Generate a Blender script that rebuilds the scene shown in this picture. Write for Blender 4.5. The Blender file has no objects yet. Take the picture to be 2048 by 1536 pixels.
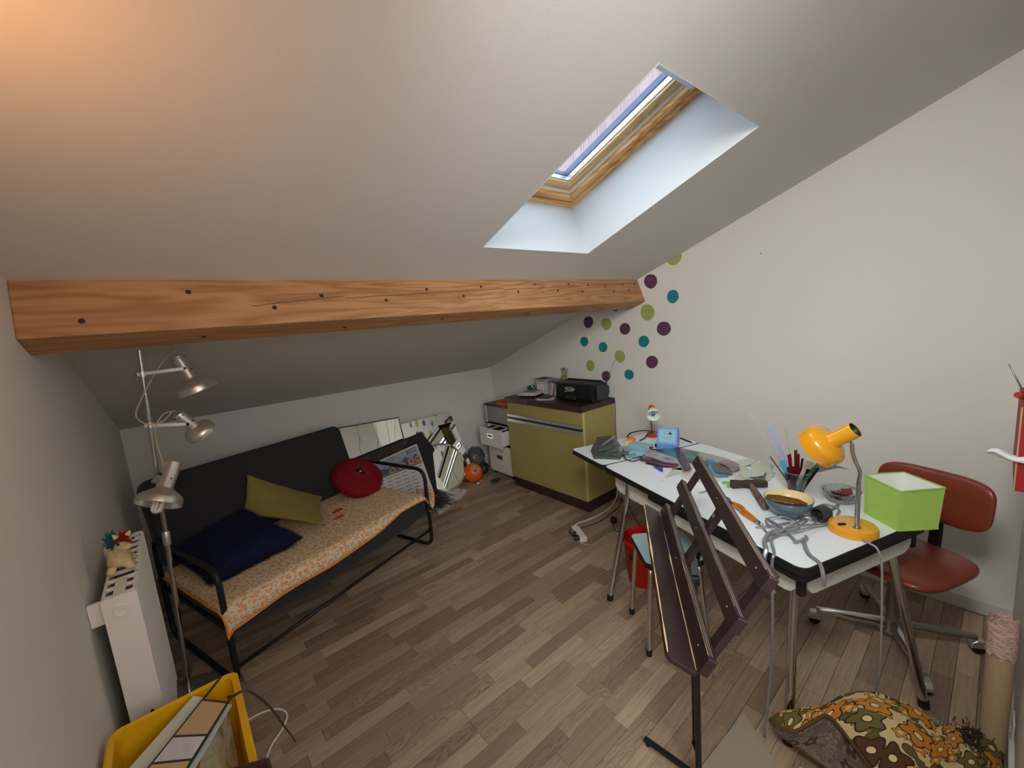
import bpy, bmesh, math, random
from math import sin, cos, pi, radians, atan2, sqrt
from mathutils import Vector, Matrix, noise
random.seed(7)
C = bpy.context.scene.collection
sc = bpy.context.scene

# ---------------------------------------------------------------- camera, world, lights, exposure
cam = bpy.data.cameras.new('camera')
cam.sensor_width = 36.0
cam.lens = 825.674 / 2048 * 36
cam.clip_start = 0.02
camo = bpy.data.objects.new('camera', cam); C.objects.link(camo)
def _rot(yaw, p, ro):
    f = Vector((sin(yaw)*cos(p), cos(yaw)*cos(p), -sin(p)))
    r0 = Vector((cos(yaw), -sin(yaw), 0)); u0 = r0.cross(f)
    r = r0*cos(ro)+u0*sin(ro); u = -r0*sin(ro)+u0*cos(ro)
    return r, u, f
_r, _u, _f = _rot(0.69117, 0.14958, -0.08468)
m = Matrix((( _r.x, _u.x, -_f.x, 0), (_r.y, _u.y, -_f.y, 0), (_r.z, _u.z, -_f.z, 1.6), (0, 0, 0, 1)))
camo.matrix_world = m
sc.camera = camo

w = bpy.data.worlds.new('world'); sc.world = w; w.use_nodes = True
nt = w.node_tree; nt.nodes.clear()
wo = nt.nodes.new('ShaderNodeOutputWorld'); bg = nt.nodes.new('ShaderNodeBackground')
tc = nt.nodes.new('ShaderNodeTexCoord'); mp = nt.nodes.new('ShaderNodeMapping'); nz = nt.nodes.new('ShaderNodeTexNoise'); cr = nt.nodes.new('ShaderNodeValToRGB')
mp.inputs['Scale'].default_value = (1, 1, 3); nz.inputs['Scale'].default_value = 1.6; nz.inputs['Detail'].default_value = 5
cr.color_ramp.elements[0].color = (.76, .87, 1.0, 1); cr.color_ramp.elements[0].position = .35
cr.color_ramp.elements[1].color = (.92, .97, 1.0, 1); cr.color_ramp.elements[1].position = .62
nt.links.new(tc.outputs['Generated'], mp.inputs[0]); nt.links.new(mp.outputs[0], nz.inputs['Vector']); nt.links.new(nz.outputs[0], cr.inputs[0])
nt.links.new(cr.outputs[0], bg.inputs[0]); nt.links.new(bg.outputs[0], wo.inputs[0])
bg.inputs[1].default_value = 3.2

def area(name, loc, target, sx, sy, power, col):
    l = bpy.data.lights.new(name, 'AREA'); l.shape = 'RECTANGLE'; l.size = sx; l.size_y = sy; l.energy = power; l.color = col
    o = bpy.data.objects.new(name, l); C.objects.link(o); o.location = loc
    o.rotation_euler = (Vector(target)-Vector(loc)).to_track_quat('-Z', 'Y').to_euler(); return o
a1 = area('hall_fill', (0.05, -0.95, 1.75), (2.8, 1.2, 0.9), 0.9, 1.1, 12, (.96, .98, 1.0)); a1.data.spread = radians(115)  # added fill light in the unseen hall, aimed through the doorway
area('landing_fill', (0.6, -1.5, 2.2), (1.2, 1.8, 1.0), 1.6, 1.0, 13, (1, .98, .96))  # added fill light behind the camera; no window is modelled there
a3 = area('overhead_fill', (0.25, 0.02, 2.36), (2.85, 0.75, 1.15), 0.6, 0.5, 15, (.99, .99, .96)); a3.data.spread = radians(110)  # added fill above the camera to brighten the right wall, no roof opening
wl = bpy.data.lights.new('warm_bulb', 'POINT'); wl.energy = 2.5; wl.color = (1.0, .42, .13); wl.shadow_soft_size = .035
wlo = bpy.data.objects.new('warm_bulb', wl); C.objects.link(wlo); wlo.location = (-0.20, 0.80, 1.93)
vs = sc.view_settings
vs.view_transform = 'Standard'; vs.look = 'None'; vs.gamma = 1; vs.use_curve_mapping = False
vs.exposure = 0.55
sc.cycles.max_bounces = 10; sc.cycles.diffuse_bounces = 6; sc.cycles.transmission_bounces = 8; sc.cycles.transparent_max_bounces = 12
sc.cycles.sample_clamp_indirect = 6

# ---------------------------------------------------------------- materials
def S(r, g, b):
    f = lambda c: ((c/255+.055)/1.055)**2.4 if c/255 > .04045 else c/255/12.92
    return (f(r), f(g), f(b), 1)
def N(nt, t, **kw):
    n = nt.nodes.new(t)
    for k, v in kw.items():
        if k.startswith('_'): setattr(n, k[1:], v)
        else: n.inputs[k.replace('__', ' ')].default_value = v
    return n
def L(nt, a, b): nt.links.new(a, b)
def pm(name, col, rough=.5, metal=0, var=.06, scale=8, bump=0, bscale=60, trans=0, ior=1.45, emis=0, alpha=1, coat=0, sheen=0, stretch=(1,1,1), dist=.002, thin=False):
    mt = bpy.data.materials.new(name); mt.use_nodes = True; nt = mt.node_tree; b = nt.nodes['Principled BSDF']
    b.inputs['Roughness'].default_value = rough; b.inputs['Metallic'].default_value = metal
    b.inputs['Transmission Weight'].default_value = trans; b.inputs['IOR'].default_value = ior
    b.inputs['Coat Weight'].default_value = coat; b.inputs['Sheen Weight'].default_value = sheen
    if emis: b.inputs['Emission Color'].default_value = col; b.inputs['Emission Strength'].default_value = emis
    if alpha < 1: b.inputs['Alpha'].default_value = alpha
    tc = N(nt, 'ShaderNodeTexCoord'); mp = N(nt, 'ShaderNodeMapping', Scale=stretch); L(nt, tc.outputs['Object'], mp.inputs[0])
    nz = N(nt, 'ShaderNodeTexNoise', Scale=scale, Detail=4.0); L(nt, mp.outputs[0], nz.inputs['Vector'])
    mx = N(nt, 'ShaderNodeMix', _data_type='RGBA')
    mx.inputs[6].default_value = tuple(max(0, c*(1-var)) for c in col[:3])+(1,); mx.inputs[7].default_value = tuple(min(1, c*(1+var)) for c in col[:3])+(1,)
    L(nt, nz.outputs[0], mx.inputs[0]); L(nt, mx.outputs[2], b.inputs['Base Color'])
    if bump:
        n2 = N(nt, 'ShaderNodeTexNoise', Scale=bscale, Detail=3.0); L(nt, mp.outputs[0], n2.inputs['Vector'])
        bp = N(nt, 'ShaderNodeBump', Strength=bump, Distance=dist); L(nt, n2.outputs[0], bp.inputs['Height']); L(nt, bp.outputs[0], b.inputs['Normal'])
    return mt
def ramp(nt, stops):
    r = N(nt, 'ShaderNodeValToRGB'); e = r.color_ramp.elements
    while len(e) < len(stops): e.new(.5)
    for i, (p, c) in enumerate(stops): e[i].position = p; e[i].color = c
    return r
def wood(name, c1, c2, axis=0, scale=6, rough=.5, ring=8, knots=False, bump=.15, distort=3.0, ratio=.08):
    mt = bpy.data.materials.new(name); mt.use_nodes = True; nt = mt.node_tree; b = nt.nodes['Principled BSDF']; b.inputs['Roughness'].default_value = rough
    tc = N(nt, 'ShaderNodeTexCoord'); st = [1, 1, 1]; st[axis] = ratio
    mp = N(nt, 'ShaderNodeMapping', Scale=tuple(st)); L(nt, tc.outputs['Object'], mp.inputs[0])
    wv = N(nt, 'ShaderNodeTexNoise', Scale=scale, Detail=3.0, Distortion=distort*.3); L(nt, mp.outputs[0], wv.inputs['Vector'])
    mm = N(nt, 'ShaderNodeMath', _operation='MULTIPLY'); mm.inputs[1].default_value = ring; L(nt, wv.outputs[0], mm.inputs[0])
    fr = N(nt, 'ShaderNodeMath', _operation='PINGPONG'); fr.inputs[1].default_value = .5; L(nt, mm.outputs[0], fr.inputs[0])
    m2 = N(nt, 'ShaderNodeMath', _operation='MULTIPLY'); m2.inputs[1].default_value = 2; L(nt, fr.outputs[0], m2.inputs[0])
    fine = N(nt, 'ShaderNodeTexNoise', Scale=scale*14, Detail=4.0); L(nt, mp.outputs[0], fine.inputs['Vector'])
    ad = N(nt, 'ShaderNodeMix', _data_type='FLOAT'); ad.inputs[0].default_value = .4; L(nt, m2.outputs[0], ad.inputs[2]); L(nt, fine.outputs[0], ad.inputs[3])
    r = ramp(nt, [(.15, c2), (.75, c1)]); L(nt, ad.outputs[0], r.inputs[0])
    out = r.outputs[0]
    big = N(nt, 'ShaderNodeTexNoise', Scale=1.3, Detail=2.0); L(nt, tc.outputs['Object'], big.inputs['Vector'])
    mb = N(nt, 'ShaderNodeMix', _data_type='RGBA', _blend_type='MULTIPLY'); mb.inputs[0].default_value = .5
    rb = ramp(nt, [(.3, (.7, .66, .62, 1)), (.7, (1, 1, 1, 1))]); L(nt, big.outputs[0], rb.inputs[0]); L(nt, out, mb.inputs[6]); L(nt, rb.outputs[0], mb.inputs[7])
    L(nt, mb.outputs[2], b.inputs['Base Color'])
    if bump:
        bp = N(nt, 'ShaderNodeBump', Strength=bump, Distance=.002); L(nt, ad.outputs[0], bp.inputs['Height']); L(nt, bp.outputs[0], b.inputs['Normal'])
    return mt
def flower_mat(name, scale, bgcol, petals, centre, outline, leaf, R0=.36, rough=.9, r2=.30, bump=.2, rand=1.0, big=False):
    """printed flowers: every voronoi cell carries a petalled flower, leaves between"""
    mt = bpy.data.materials.new(name); mt.use_nodes = True; nt = mt.node_tree; b = nt.nodes['Principled BSDF']; b.inputs['Roughness'].default_value = rough
    uv = N(nt, 'ShaderNodeTexCoord')
    def layer(scl, off, R, leafy):
        mp = N(nt, 'ShaderNodeMapping', Scale=(scl, scl, 1), Location=off); L(nt, uv.outputs['UV'], mp.inputs[0])
        nzd = N(nt, 'ShaderNodeTexNoise', Scale=1.2, Detail=1.0, _noise_dimensions='2D'); L(nt, mp.outputs[0], nzd.inputs['Vector'])
        vo = N(nt, 'ShaderNodeTexVoronoi', Scale=1.0, Randomness=rand, _voronoi_dimensions='2D'); L(nt, mp.outputs[0], vo.inputs['Vector'])
        su = N(nt, 'ShaderNodeVectorMath', _operation='SUBTRACT'); L(nt, mp.outputs[0], su.inputs[0]); L(nt, vo.outputs['Position'], su.inputs[1])
        sp = N(nt, 'ShaderNodeSeparateXYZ'); L(nt, su.outputs[0], sp.inputs[0])
        cs = N(nt, 'ShaderNodeSeparateXYZ'); L(nt, vo.outputs['Color'], cs.inputs[0])
        at = N(nt, 'ShaderNodeMath', _operation='ARCTAN2'); L(nt, sp.outputs[1], at.inputs[0]); L(nt, sp.outputs[0], at.inputs[1])
        mu = N(nt, 'ShaderNodeMath', _operation='MULTIPLY_ADD'); L(nt, at.outputs[0], mu.inputs[0]); mu.inputs[1].default_value = 2.0 if leafy else 5.0
        mr = N(nt, 'ShaderNodeMath', _operation='MULTIPLY'); mr.inputs[1].default_value = 6.28; L(nt, cs.outputs[0], mr.inputs[0]); L(nt, mr.outputs[0], mu.inputs[2])
        co = N(nt, 'ShaderNodeMath', _operation='COSINE'); L(nt, mu.outputs[0], co.inputs[0])
        rr = N(nt, 'ShaderNodeMath', _operation='MULTIPLY_ADD'); L(nt, co.outputs[0], rr.inputs[0]); rr.inputs[1].default_value = R*(.42 if leafy else .2); rr.inputs[2].default_value = R*(.58 if leafy else .8)
        ln = N(nt, 'ShaderNodeVectorMath', _operation='LENGTH'); L(nt, su.outputs[0], ln.inputs[0])
        d = N(nt, 'ShaderNodeMath', _operation='SUBTRACT'); L(nt, ln.outputs['Value'], d.inputs[0]); L(nt, rr.outputs[0], d.inputs[1])
        return d.outputs[0], ln.outputs['Value'], cs
    def less(v, t):
        n = N(nt, 'ShaderNodeMath', _operation='LESS_THAN'); L(nt, v, n.inputs[0]); n.inputs[1].default_value = t; return n.outputs[0]
    def mix(f, a, bb):
        n = N(nt, 'ShaderNodeMix', _data_type='RGBA'); L(nt, f, n.inputs[0])
        for k, x in ((6, a), (7, bb)):
            if isinstance(x, tuple): n.inputs[k].default_value = x
            else: L(nt, x, n.inputs[k])
        return n.outputs[2]
    d2, l2, c2 = layer(scale*1.35, (3.3, 7.1, 0), R0*1.05, True)
    col = mix(less(d2, .035), bgcol, outline if big else leaf)
    col = mix(less(d2, 0.0), col, leaf)
    d3, l3, c3 = layer(scale*1.9, (11.3, 2.1, 0), R0*.85, False)
    sm = mix(less(l3, .12), petals[-1], bgcol)
    if big: col = mix(less(d3, .05), col, outline)
    col = mix(less(d3, 0.0), col, sm)
    d1, l1, c1 = layer(scale, (0, 0, 0), R0, False)
    rp = ramp(nt, [(i/len(petals), p) for i, p in enumerate(petals)]); rp.color_ramp.interpolation = 'CONSTANT'; L(nt, c1.outputs[1], rp.inputs[0])
    fl = mix(less(l1, .13), rp.outputs[0], outline); fl = mix(less(l1, .10), fl, centre)
    col = mix(less(d1, .05 if big else .03), col, outline if big else petals[0]); col = mix(less(d1, 0.0), col, fl)
    L(nt, col, b.inputs['Base Color'])
    n2 = N(nt, 'ShaderNodeTexNoise', Scale=14.0 if not big else 60.0, Detail=4.0); L(nt, uv.outputs['UV'], n2.inputs['Vector'])
    bp = N(nt, 'ShaderNodeBump', Strength=bump, Distance=.006); L(nt, n2.outputs[0], bp.inputs['Height']); L(nt, bp.outputs[0], b.inputs['Normal'])
    return mt

M = {}
M['wall'] = pm('wall_paint', S(222, 220, 214), .85, var=.02, scale=1.5, bump=.15, bscale=220, dist=.0015)
M['ceil'] = pm('ceiling_paint', S(212, 210, 206), .88, var=.02, scale=1.2, bump=.15, bscale=180, dist=.0015)
M['shaft'] = pm('shaft_paint', S(204, 210, 214), .7, var=.03, scale=5, bump=.3, bscale=12, stretch=(1, .3, 1), dist=.006)
M['base'] = pm('baseboard_paint', S(214, 212, 206), .55, var=.02)
M['pine'] = wood('pine_beam', S(192, 146, 102), S(158, 112, 70), 0, 5.5, .55, 9, distort=5, ratio=.09)
M['knot'] = pm('dark_knot', S(58, 36, 22), .7, var=.3, scale=60)
M['frame_pine'] = wood('pine_frame', S(236, 190, 128), S(190, 128, 66), 1, 9, .45, 6, bump=.05, ratio=.06)
M['sash_pine'] = wood('sash_pine', S(240, 208, 156), S(206, 166, 112), 1, 9, .45, 6, bump=.05, ratio=.06)
M['sash_pine_x'] = wood('sash_pine_x', S(240, 208, 156), S(206, 166, 112), 0, 9, .45, 6, bump=.05, ratio=.06)
M['frame_pine_x'] = wood('pine_frame_x', S(236, 190, 128), S(190, 128, 66), 0, 9, .45, 6, bump=.05, ratio=.06)
M['alu'] = pm('aluminium', S(206, 210, 212), .35, .7, var=.03)
M['chrome'] = pm('chrome', S(200, 200, 202), .14, 1, var=.03)
M['steel'] = pm('brushed_steel', S(222, 218, 210), .36, .9, var=.12, scale=40, stretch=(1, 1, .05))
M['dullsteel'] = pm('dull_steel', S(150, 146, 140), .4, .9, var=.1)
M['black'] = pm('black_plastic', S(26, 26, 28), .45, var=.1)
M['blackmetal'] = pm('black_metal_paint', S(30, 30, 32), .42, .2, var=.1)
M['rubber'] = pm('black_rubber', S(22, 22, 22), .6, var=.1)
M['white'] = pm('white_plastic', S(226, 222, 214), .4, var=.02)
M['rad'] = pm('radiator_enamel', S(226, 222, 216), .35, var=.02)
M['radin'] = pm('radiator_inner', S(150, 120, 104), .8, var=.2, scale=30)
M['lam'] = pm('white_laminate', S(226, 234, 238), .28, var=.03, scale=60, stretch=(1, .05, 1), bump=.05)
M['apron'] = pm('apron_laminate', S(214, 214, 208), .4, var=.03, scale=40, stretch=(.1, .1, 1))
M['lime'] = pm('olive_green_laminate', S(160, 150, 88), .5, var=.03)
M['limein'] = pm('pale_edge', S(196, 190, 120), .5, var=.03)
M['darkwood'] = wood('dark_worktop', S(66, 48, 42), S(44, 32, 28), 1, 8, .42, 5, bump=.05)
M['stand'] = pm('dark_stained_wood', S(44, 32, 32), .38, var=.3, scale=20, stretch=(1, 1, 1), bump=.2, bscale=50)
M['worn'] = pm('worn_bare_edge', S(214, 184, 140), .7, var=.25, scale=60)
M['fab'] = pm('charcoal_fabric', S(44, 44, 46), .95, var=.15, scale=200, bump=.3, bscale=500, dist=.001, sheen=.1)
M['olive'] = pm('olive_cotton', S(142, 128, 66), .9, var=.06, scale=6, bump=.25, bscale=14, dist=.01)
M['bluefur'] = pm('navy_fur', S(9, 17, 58), .9, var=.4, scale=14)
M['redfur'] = pm('red_fur', S(140, 10, 24), .85, var=.3, scale=16)
M['orange_piping'] = pm('orange_piping', S(222, 136, 44), .8)
M['leather'] = pm('brown_leather', S(122, 54, 34), .34, var=.18, scale=7, bump=.35, bscale=55, dist=.0015, coat=.2)
M['yellow'] = pm('yellow_enamel', S(226, 158, 26), .2, var=.04, coat=.6)
M['tub'] = pm('yellow_tub_plastic', S(222, 172, 18), .4, var=.08, scale=6)
M['greenshade'] = pm('green_shade_fabric', S(164, 204, 98), .8, var=.03)
M['shadein'] = pm('white_shade_lining', S(224, 232, 228), .8)
M['station'] = pm('blue_casing', S(106, 152, 222), .4, var=.03)
M['panelblue'] = pm('pale_blue_panel', S(138, 190, 204), .5)
M['orange'] = pm('orange_plastic', S(232, 104, 20), .35, var=.05)
M['redorange'] = pm('red_orange_paint', S(204, 60, 24), .35, var=.06)
M['red'] = pm('red_plastic', S(196, 34, 20), .35, var=.06)
M['redcard'] = pm('red_card', S(160, 34, 34), .6, var=.06)
M['paper'] = pm('paper', S(214, 212, 210), .8, var=.03)
M['tissue'] = pm('white_tissue', S(224, 228, 234), .8, var=.05)
M['card'] = pm('cardboard_tube', S(180, 158, 122), .85, var=.06)
M['pinkwrap'] = pm('pink_bubble_wrap', S(206, 176, 168), .4, var=.12, scale=60, bump=1, bscale=70, dist=.01)
M['board'] = pm('beige_board', S(170, 160, 142), .8, var=.03)
M['mirror'] = pm('mirror_silver', S(226, 228, 224), .015, 1, var=.01)
M['glassedge'] = pm('mirror_edge_glass', S(150, 168, 166), .1, trans=.2)
M['glass'] = pm('clear_glass', S(222, 232, 230), .03, trans=1, var=0, coat=.5)
M['bulb'] = pm('frosted_bulb', S(240, 226, 212), .35, var=.02)
M['plush'] = pm('cream_plush', S(214, 190, 146), .95, var=.15, scale=60, bump=.6, bscale=180, dist=.004)
M['mane'] = pm('crimson_mane', S(150, 30, 46), .95, var=.3, scale=80)
M['tail'] = pm('teal_tail', S(24, 110, 100), .95, var=.3, scale=80)
M['eye'] = pm('dark_eye', S(24, 16, 26), .15)
M['leadc'] = pm('lead_came', S(168, 168, 176), .34, .7, var=.2, scale=50)
M['darklead'] = pm('dark_lead', S(78, 70, 72), .45, .5, var=.2, scale=50)
M['cable_w'] = pm('white_cable', S(224, 218, 206), .5)
M['cable_g'] = pm('grey_cable', S(150, 146, 144), .5)
M['cable_c'] = pm('cream_cable', S(204, 184, 156), .5)
M['hammerwood'] = wood('hammer_handle_wood', S(120, 100, 84), S(78, 64, 54), 0, 12, .7, 6)
M['hammeriron'] = pm('rusty_iron', S(70, 58, 52), .6, .5, var=.25, scale=30, bump=.3)
M['bowlblue'] = pm('blue_glaze', S(78, 108, 122), .25, var=.25, scale=16, coat=.5)
M['cream'] = pm('cream_glaze', S(222, 202, 150), .35)
M['amber'] = pm('amber_glass', S(104, 70, 22), .15, var=.7, scale=40, trans=.1, stretch=(1, .15, 1), bump=.5, bscale=60)
M['amberclear'] = pm('amber_resin', S(230, 140, 20), .08, trans=.6)
M['peacock'] = pm('pale_blue_formica', S(170, 196, 200), .4, var=.03)
M['asphalt'] = pm('zinc_flashing', S(74, 92, 122), .6, .0, var=.25, scale=60)
M['wood_block'] = pm('light_wood_block', S(224, 190, 140), .6)
M['books'] = pm('pale_card', S(196, 190, 184), .7)
M['polka'] = None

def dots_mat(name, a, bcol, scale):
    mt = bpy.data.materials.new(name); mt.use_nodes = True; nt = mt.node_tree; b = nt.nodes['Principled BSDF']; b.inputs['Roughness'].default_value = .6
    tc = N(nt, 'ShaderNodeTexCoord'); vo = N(nt, 'ShaderNodeTexVoronoi', Scale=scale, Randomness=.15); L(nt, tc.outputs['Object'], vo.inputs['Vector'])
    ls = N(nt, 'ShaderNodeMath', _operation='LESS_THAN'); ls.inputs[1].default_value = .32; L(nt, vo.outputs['Distance'], ls.inputs[0])
    mx = N(nt, 'ShaderNodeMix', _data_type='RGBA'); mx.inputs[6].default_value = a; mx.inputs[7].default_value = bcol; L(nt, ls.outputs[0], mx.inputs[0]); L(nt, mx.outputs[2], b.inputs['Base Color'])
    return mt
M['polka'] = dots_mat('green_polka', S(20, 92, 66), S(226, 226, 216), 42)
def stripe_mat(name, cols, scale, ang=0, rough=.15, trans=.15):
    mt = bpy.data.materials.new(name); mt.use_nodes = True; nt = mt.node_tree; b = nt.nodes['Principled BSDF']; b.inputs['Roughness'].default_value = rough; b.inputs['Transmission Weight'].default_value = trans
    tc = N(nt, 'ShaderNodeTexCoord'); mp = N(nt, 'ShaderNodeMapping', Scale=(scale, scale*.12, scale)); mp.inputs['Rotation'].default_value = (0, 0, ang); L(nt, tc.outputs['Object'], mp.inputs[0])
    nz = N(nt, 'ShaderNodeTexNoise', Scale=1.0, Detail=4.0, Distortion=.8); L(nt, mp.outputs[0], nz.inputs['Vector'])
    n = len(cols); r = ramp(nt, [(.32+.36*i/(n-1), c) for i, c in enumerate(cols)]); L(nt, nz.outputs[0], r.inputs[0]); L(nt, r.outputs[0], b.inputs['Base Color'])
    return mt
M['wispy'] = stripe_mat('wispy_purple_glass', [S(112, 84, 110), S(206, 206, 222), S(150, 108, 118), S(216, 214, 226)], 45, .3)
M['skyglass'] = stripe_mat('sky_blue_glass', [S(120, 176, 196), S(164, 212, 226), S(140, 196, 214)], 40, .5)
M['skyglass2'] = stripe_mat('pale_blue_glass', [S(116, 158, 186), S(150, 190, 212)], 40, .2)
M['smoky'] = pm('smoky_glass', S(112, 112, 104), .1, var=.15, scale=20, trans=.3)
M['smokydark'] = pm('dark_smoky_glass', S(58, 62, 64), .1, var=.2, scale=20)
M['greenedge'] = pm('dark_green_glass', S(50, 88, 76), .1, var=.2, scale=20)
M['tealdark'] = stripe_mat('teal_streaky_glass', [S(46, 98, 96), S(88, 142, 142), S(52, 110, 104)], 25, .2)
M['purple'] = pm('purple_glass', S(74, 50, 74), .12, var=.3, scale=30)
M['purpled'] = pm('dark_purple_glass', S(44, 28, 36), .12, var=.3)
M['cobalt'] = pm('cobalt_glass', S(46, 26, 176), .1, var=.1)
M['creamglass'] = pm('cream_glass', S(222, 218, 210), .12, var=.08, scale=12, trans=.1)
M['tealsq'] = pm('teal_glass', S(66, 146, 162), .12, var=.05)
M['bluebit'] = pm('mid_blue_glass', S(54, 116, 176), .12)
M['greyglass'] = pm('dark_grey_glass', S(82, 80, 86), .15)
M['mauve'] = stripe_mat('mauve_glass', [S(120, 96, 106), S(160, 138, 144)], 60)
M['palegreen'] = pm('pale_grey_green_glass', S(190, 198, 182), .18, var=.06, scale=20)
M['green'] = pm('green_glass', S(126, 196, 84), .1)
M['emerald'] = stripe_mat('emerald_streaky', [S(40, 112, 84), S(110, 176, 146)], 60)
M['lilac'] = pm('lilac_glass', S(176, 180, 216), .12, var=.06, trans=.2)
M['redglass'] = pm('dark_red_glass', S(116, 20, 30), .1, trans=.1)
M['redbrown'] = pm('maroon_glass', S(74, 26, 30), .1)
M['cyanglass'] = pm('cyan_glass', S(84, 168, 194), .1, trans=.1)
M['clearstrip'] = pm('clear_sheet_glass', S(222, 228, 220), .08, var=.1, trans=.75)
M['pinkglass'] = pm('dusky_pink_glass', S(150, 92, 100), .12, trans=.2)
M['frost'] = pm('frosted_patterned_glass', S(206, 212, 204), .25, var=.1, scale=70, bump=.8, bscale=120, dist=.003)
M['amberpane'] = pm('tan_glass_pane', S(192, 164, 122), .3, var=.1, bump=.4, bscale=60)
M['whitepane'] = stripe_mat('white_streaky_pane', [S(186, 188, 196), S(226, 226, 232)], 20, .3, .25, 0)
M['greenpane'] = stripe_mat('ribbed_green_grey_glass', [S(150, 144, 112), S(176, 170, 140), S(128, 122, 92)], 60, .6, .2, 0)
M['brick'] = None
mt = bpy.data.materials.new('far_brick'); mt.use_nodes = True; _n = mt.node_tree; _b = _n.nodes['Principled BSDF']; _b.inputs['Roughness'].default_value = .9
_t = N(_n, 'ShaderNodeTexCoord'); _k = N(_n, 'ShaderNodeTexBrick', Scale=1.6); _k.inputs['Color1'].default_value = S(134, 106, 108); _k.inputs['Color2'].default_value = S(118, 92, 96); _k.inputs['Mortar'].default_value = S(146, 136, 138)
L(_n, _t.outputs['Object'], _k.inputs['Vector']); L(_n, _k.outputs[0], _b.inputs['Base Color']); M['brick'] = mt
M['floral'] = flower_mat('floral_quilt', 30, S(226, 206, 176), [S(222, 142, 74), S(226, 158, 104), S(214, 128, 96)], S(236, 206, 150), S(196, 120, 60), S(160, 160, 112), R0=.28, bump=.35, rand=.8)
M['rug'] = flower_mat('retro_floral_rug', 9.5, S(206, 184, 134), [S(190, 120, 36), S(84, 52, 28), S(104, 96, 48), S(196, 132, 48)], S(222, 200, 150), S(44, 26, 18), S(92, 84, 42), R0=.44, bump=.5, big=True, rand=.9)
M['rugback'] = flower_mat('rug_backing', 16, S(112, 98, 86), [S(76, 56, 42), S(120, 112, 104), S(134, 122, 106)], S(128, 116, 100), S(80, 64, 52), S(96, 88, 80), R0=.40, bump=.5, rand=.9)
M['rughem'] = pm('rug_hem', S(96, 66, 40), .9, var=.4, scale=150)

# plank material: tone attribute per strip, figure from world position
mt = bpy.data.materials.new('laminate_strip'); mt.use_nodes = True; nt = mt.node_tree; b = nt.nodes['Principled BSDF']; b.inputs['Roughness'].default_value = .42
at = N(nt, 'ShaderNodeAttribute'); at.attribute_name = 'tone'
geo = N(nt, 'ShaderNodeNewGeometry'); ca = N(nt, 'ShaderNodeVectorMath', _operation='MULTIPLY'); ca.inputs[1].default_value = (37, 91, 53); L(nt, at.outputs['Color'], ca.inputs[0])
ad = N(nt, 'ShaderNodeVectorMath', _operation='ADD'); L(nt, geo.outputs['Position'], ad.inputs[0]); L(nt, ca.outputs[0], ad.inputs[1])
mp = N(nt, 'ShaderNodeMapping', Scale=(1.0, 6.0, 1.0)); L(nt, ad.outputs[0], mp.inputs[0])
n1 = N(nt, 'ShaderNodeTexNoise', Scale=2.6, Detail=2.5, Distortion=.9); L(nt, mp.outputs[0], n1.inputs['Vector'])
mm = N(nt, 'ShaderNodeMath', _operation='MULTIPLY'); mm.inputs[1].default_value = 16; L(nt, n1.outputs[0], mm.inputs[0])
pp = N(nt, 'ShaderNodeMath', _operation='PINGPONG'); pp.inputs[1].default_value = .5; L(nt, mm.outputs[0], pp.inputs[0])
mp2 = N(nt, 'ShaderNodeMapping', Scale=(3.0, 60.0, 1.0)); L(nt, ad.outputs[0], mp2.inputs[0])
n2 = N(nt, 'ShaderNodeTexNoise', Scale=2.0, Detail=5.0); L(nt, mp2.outputs[0], n2.inputs['Vector'])
r1 = ramp(nt, [(0.0, (.50, .48, .46, 1)), (.22, (.84, .83, .82, 1)), (.5, (1, 1, 1, 1))]); L(nt, pp.outputs[0], r1.inputs[0])
r2 = ramp(nt, [(.3, (.74, .72, .70, 1)), (.62, (1.06, 1.06, 1.06, 1))]); L(nt, n2.outputs[0], r2.inputs[0])
sx = N(nt, 'ShaderNodeSeparateXYZ'); L(nt, at.outputs['Color'], sx.inputs[0])
rt = ramp(nt, [(0.0, S(138, 115, 96)), (.3, S(154, 132, 111)), (.6, S(168, 146, 123)), (1.0, S(184, 162, 137))]); L(nt, sx.outputs[0], rt.inputs[0])
fg = N(nt, 'ShaderNodeMix', _data_type='RGBA', _blend_type='MULTIPLY'); fm = N(nt, 'ShaderNodeMath', _operation='POWER'); fm.inputs[1].default_value = 1.8; L(nt, sx.outputs[1], fm.inputs[0])
L(nt, fm.outputs[0], fg.inputs[0]); L(nt, rt.outputs[0], fg.inputs[6]); L(nt, r1.outputs[0], fg.inputs[7])
f2 = N(nt, 'ShaderNodeMix', _data_type='RGBA', _blend_type='MULTIPLY'); f2.inputs[0].default_value = .8; L(nt, fg.outputs[2], f2.inputs[6]); L(nt, r2.outputs[0], f2.inputs[7])
L(nt, f2.outputs[2], b.inputs['Base Color']); M['plank'] = mt

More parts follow.
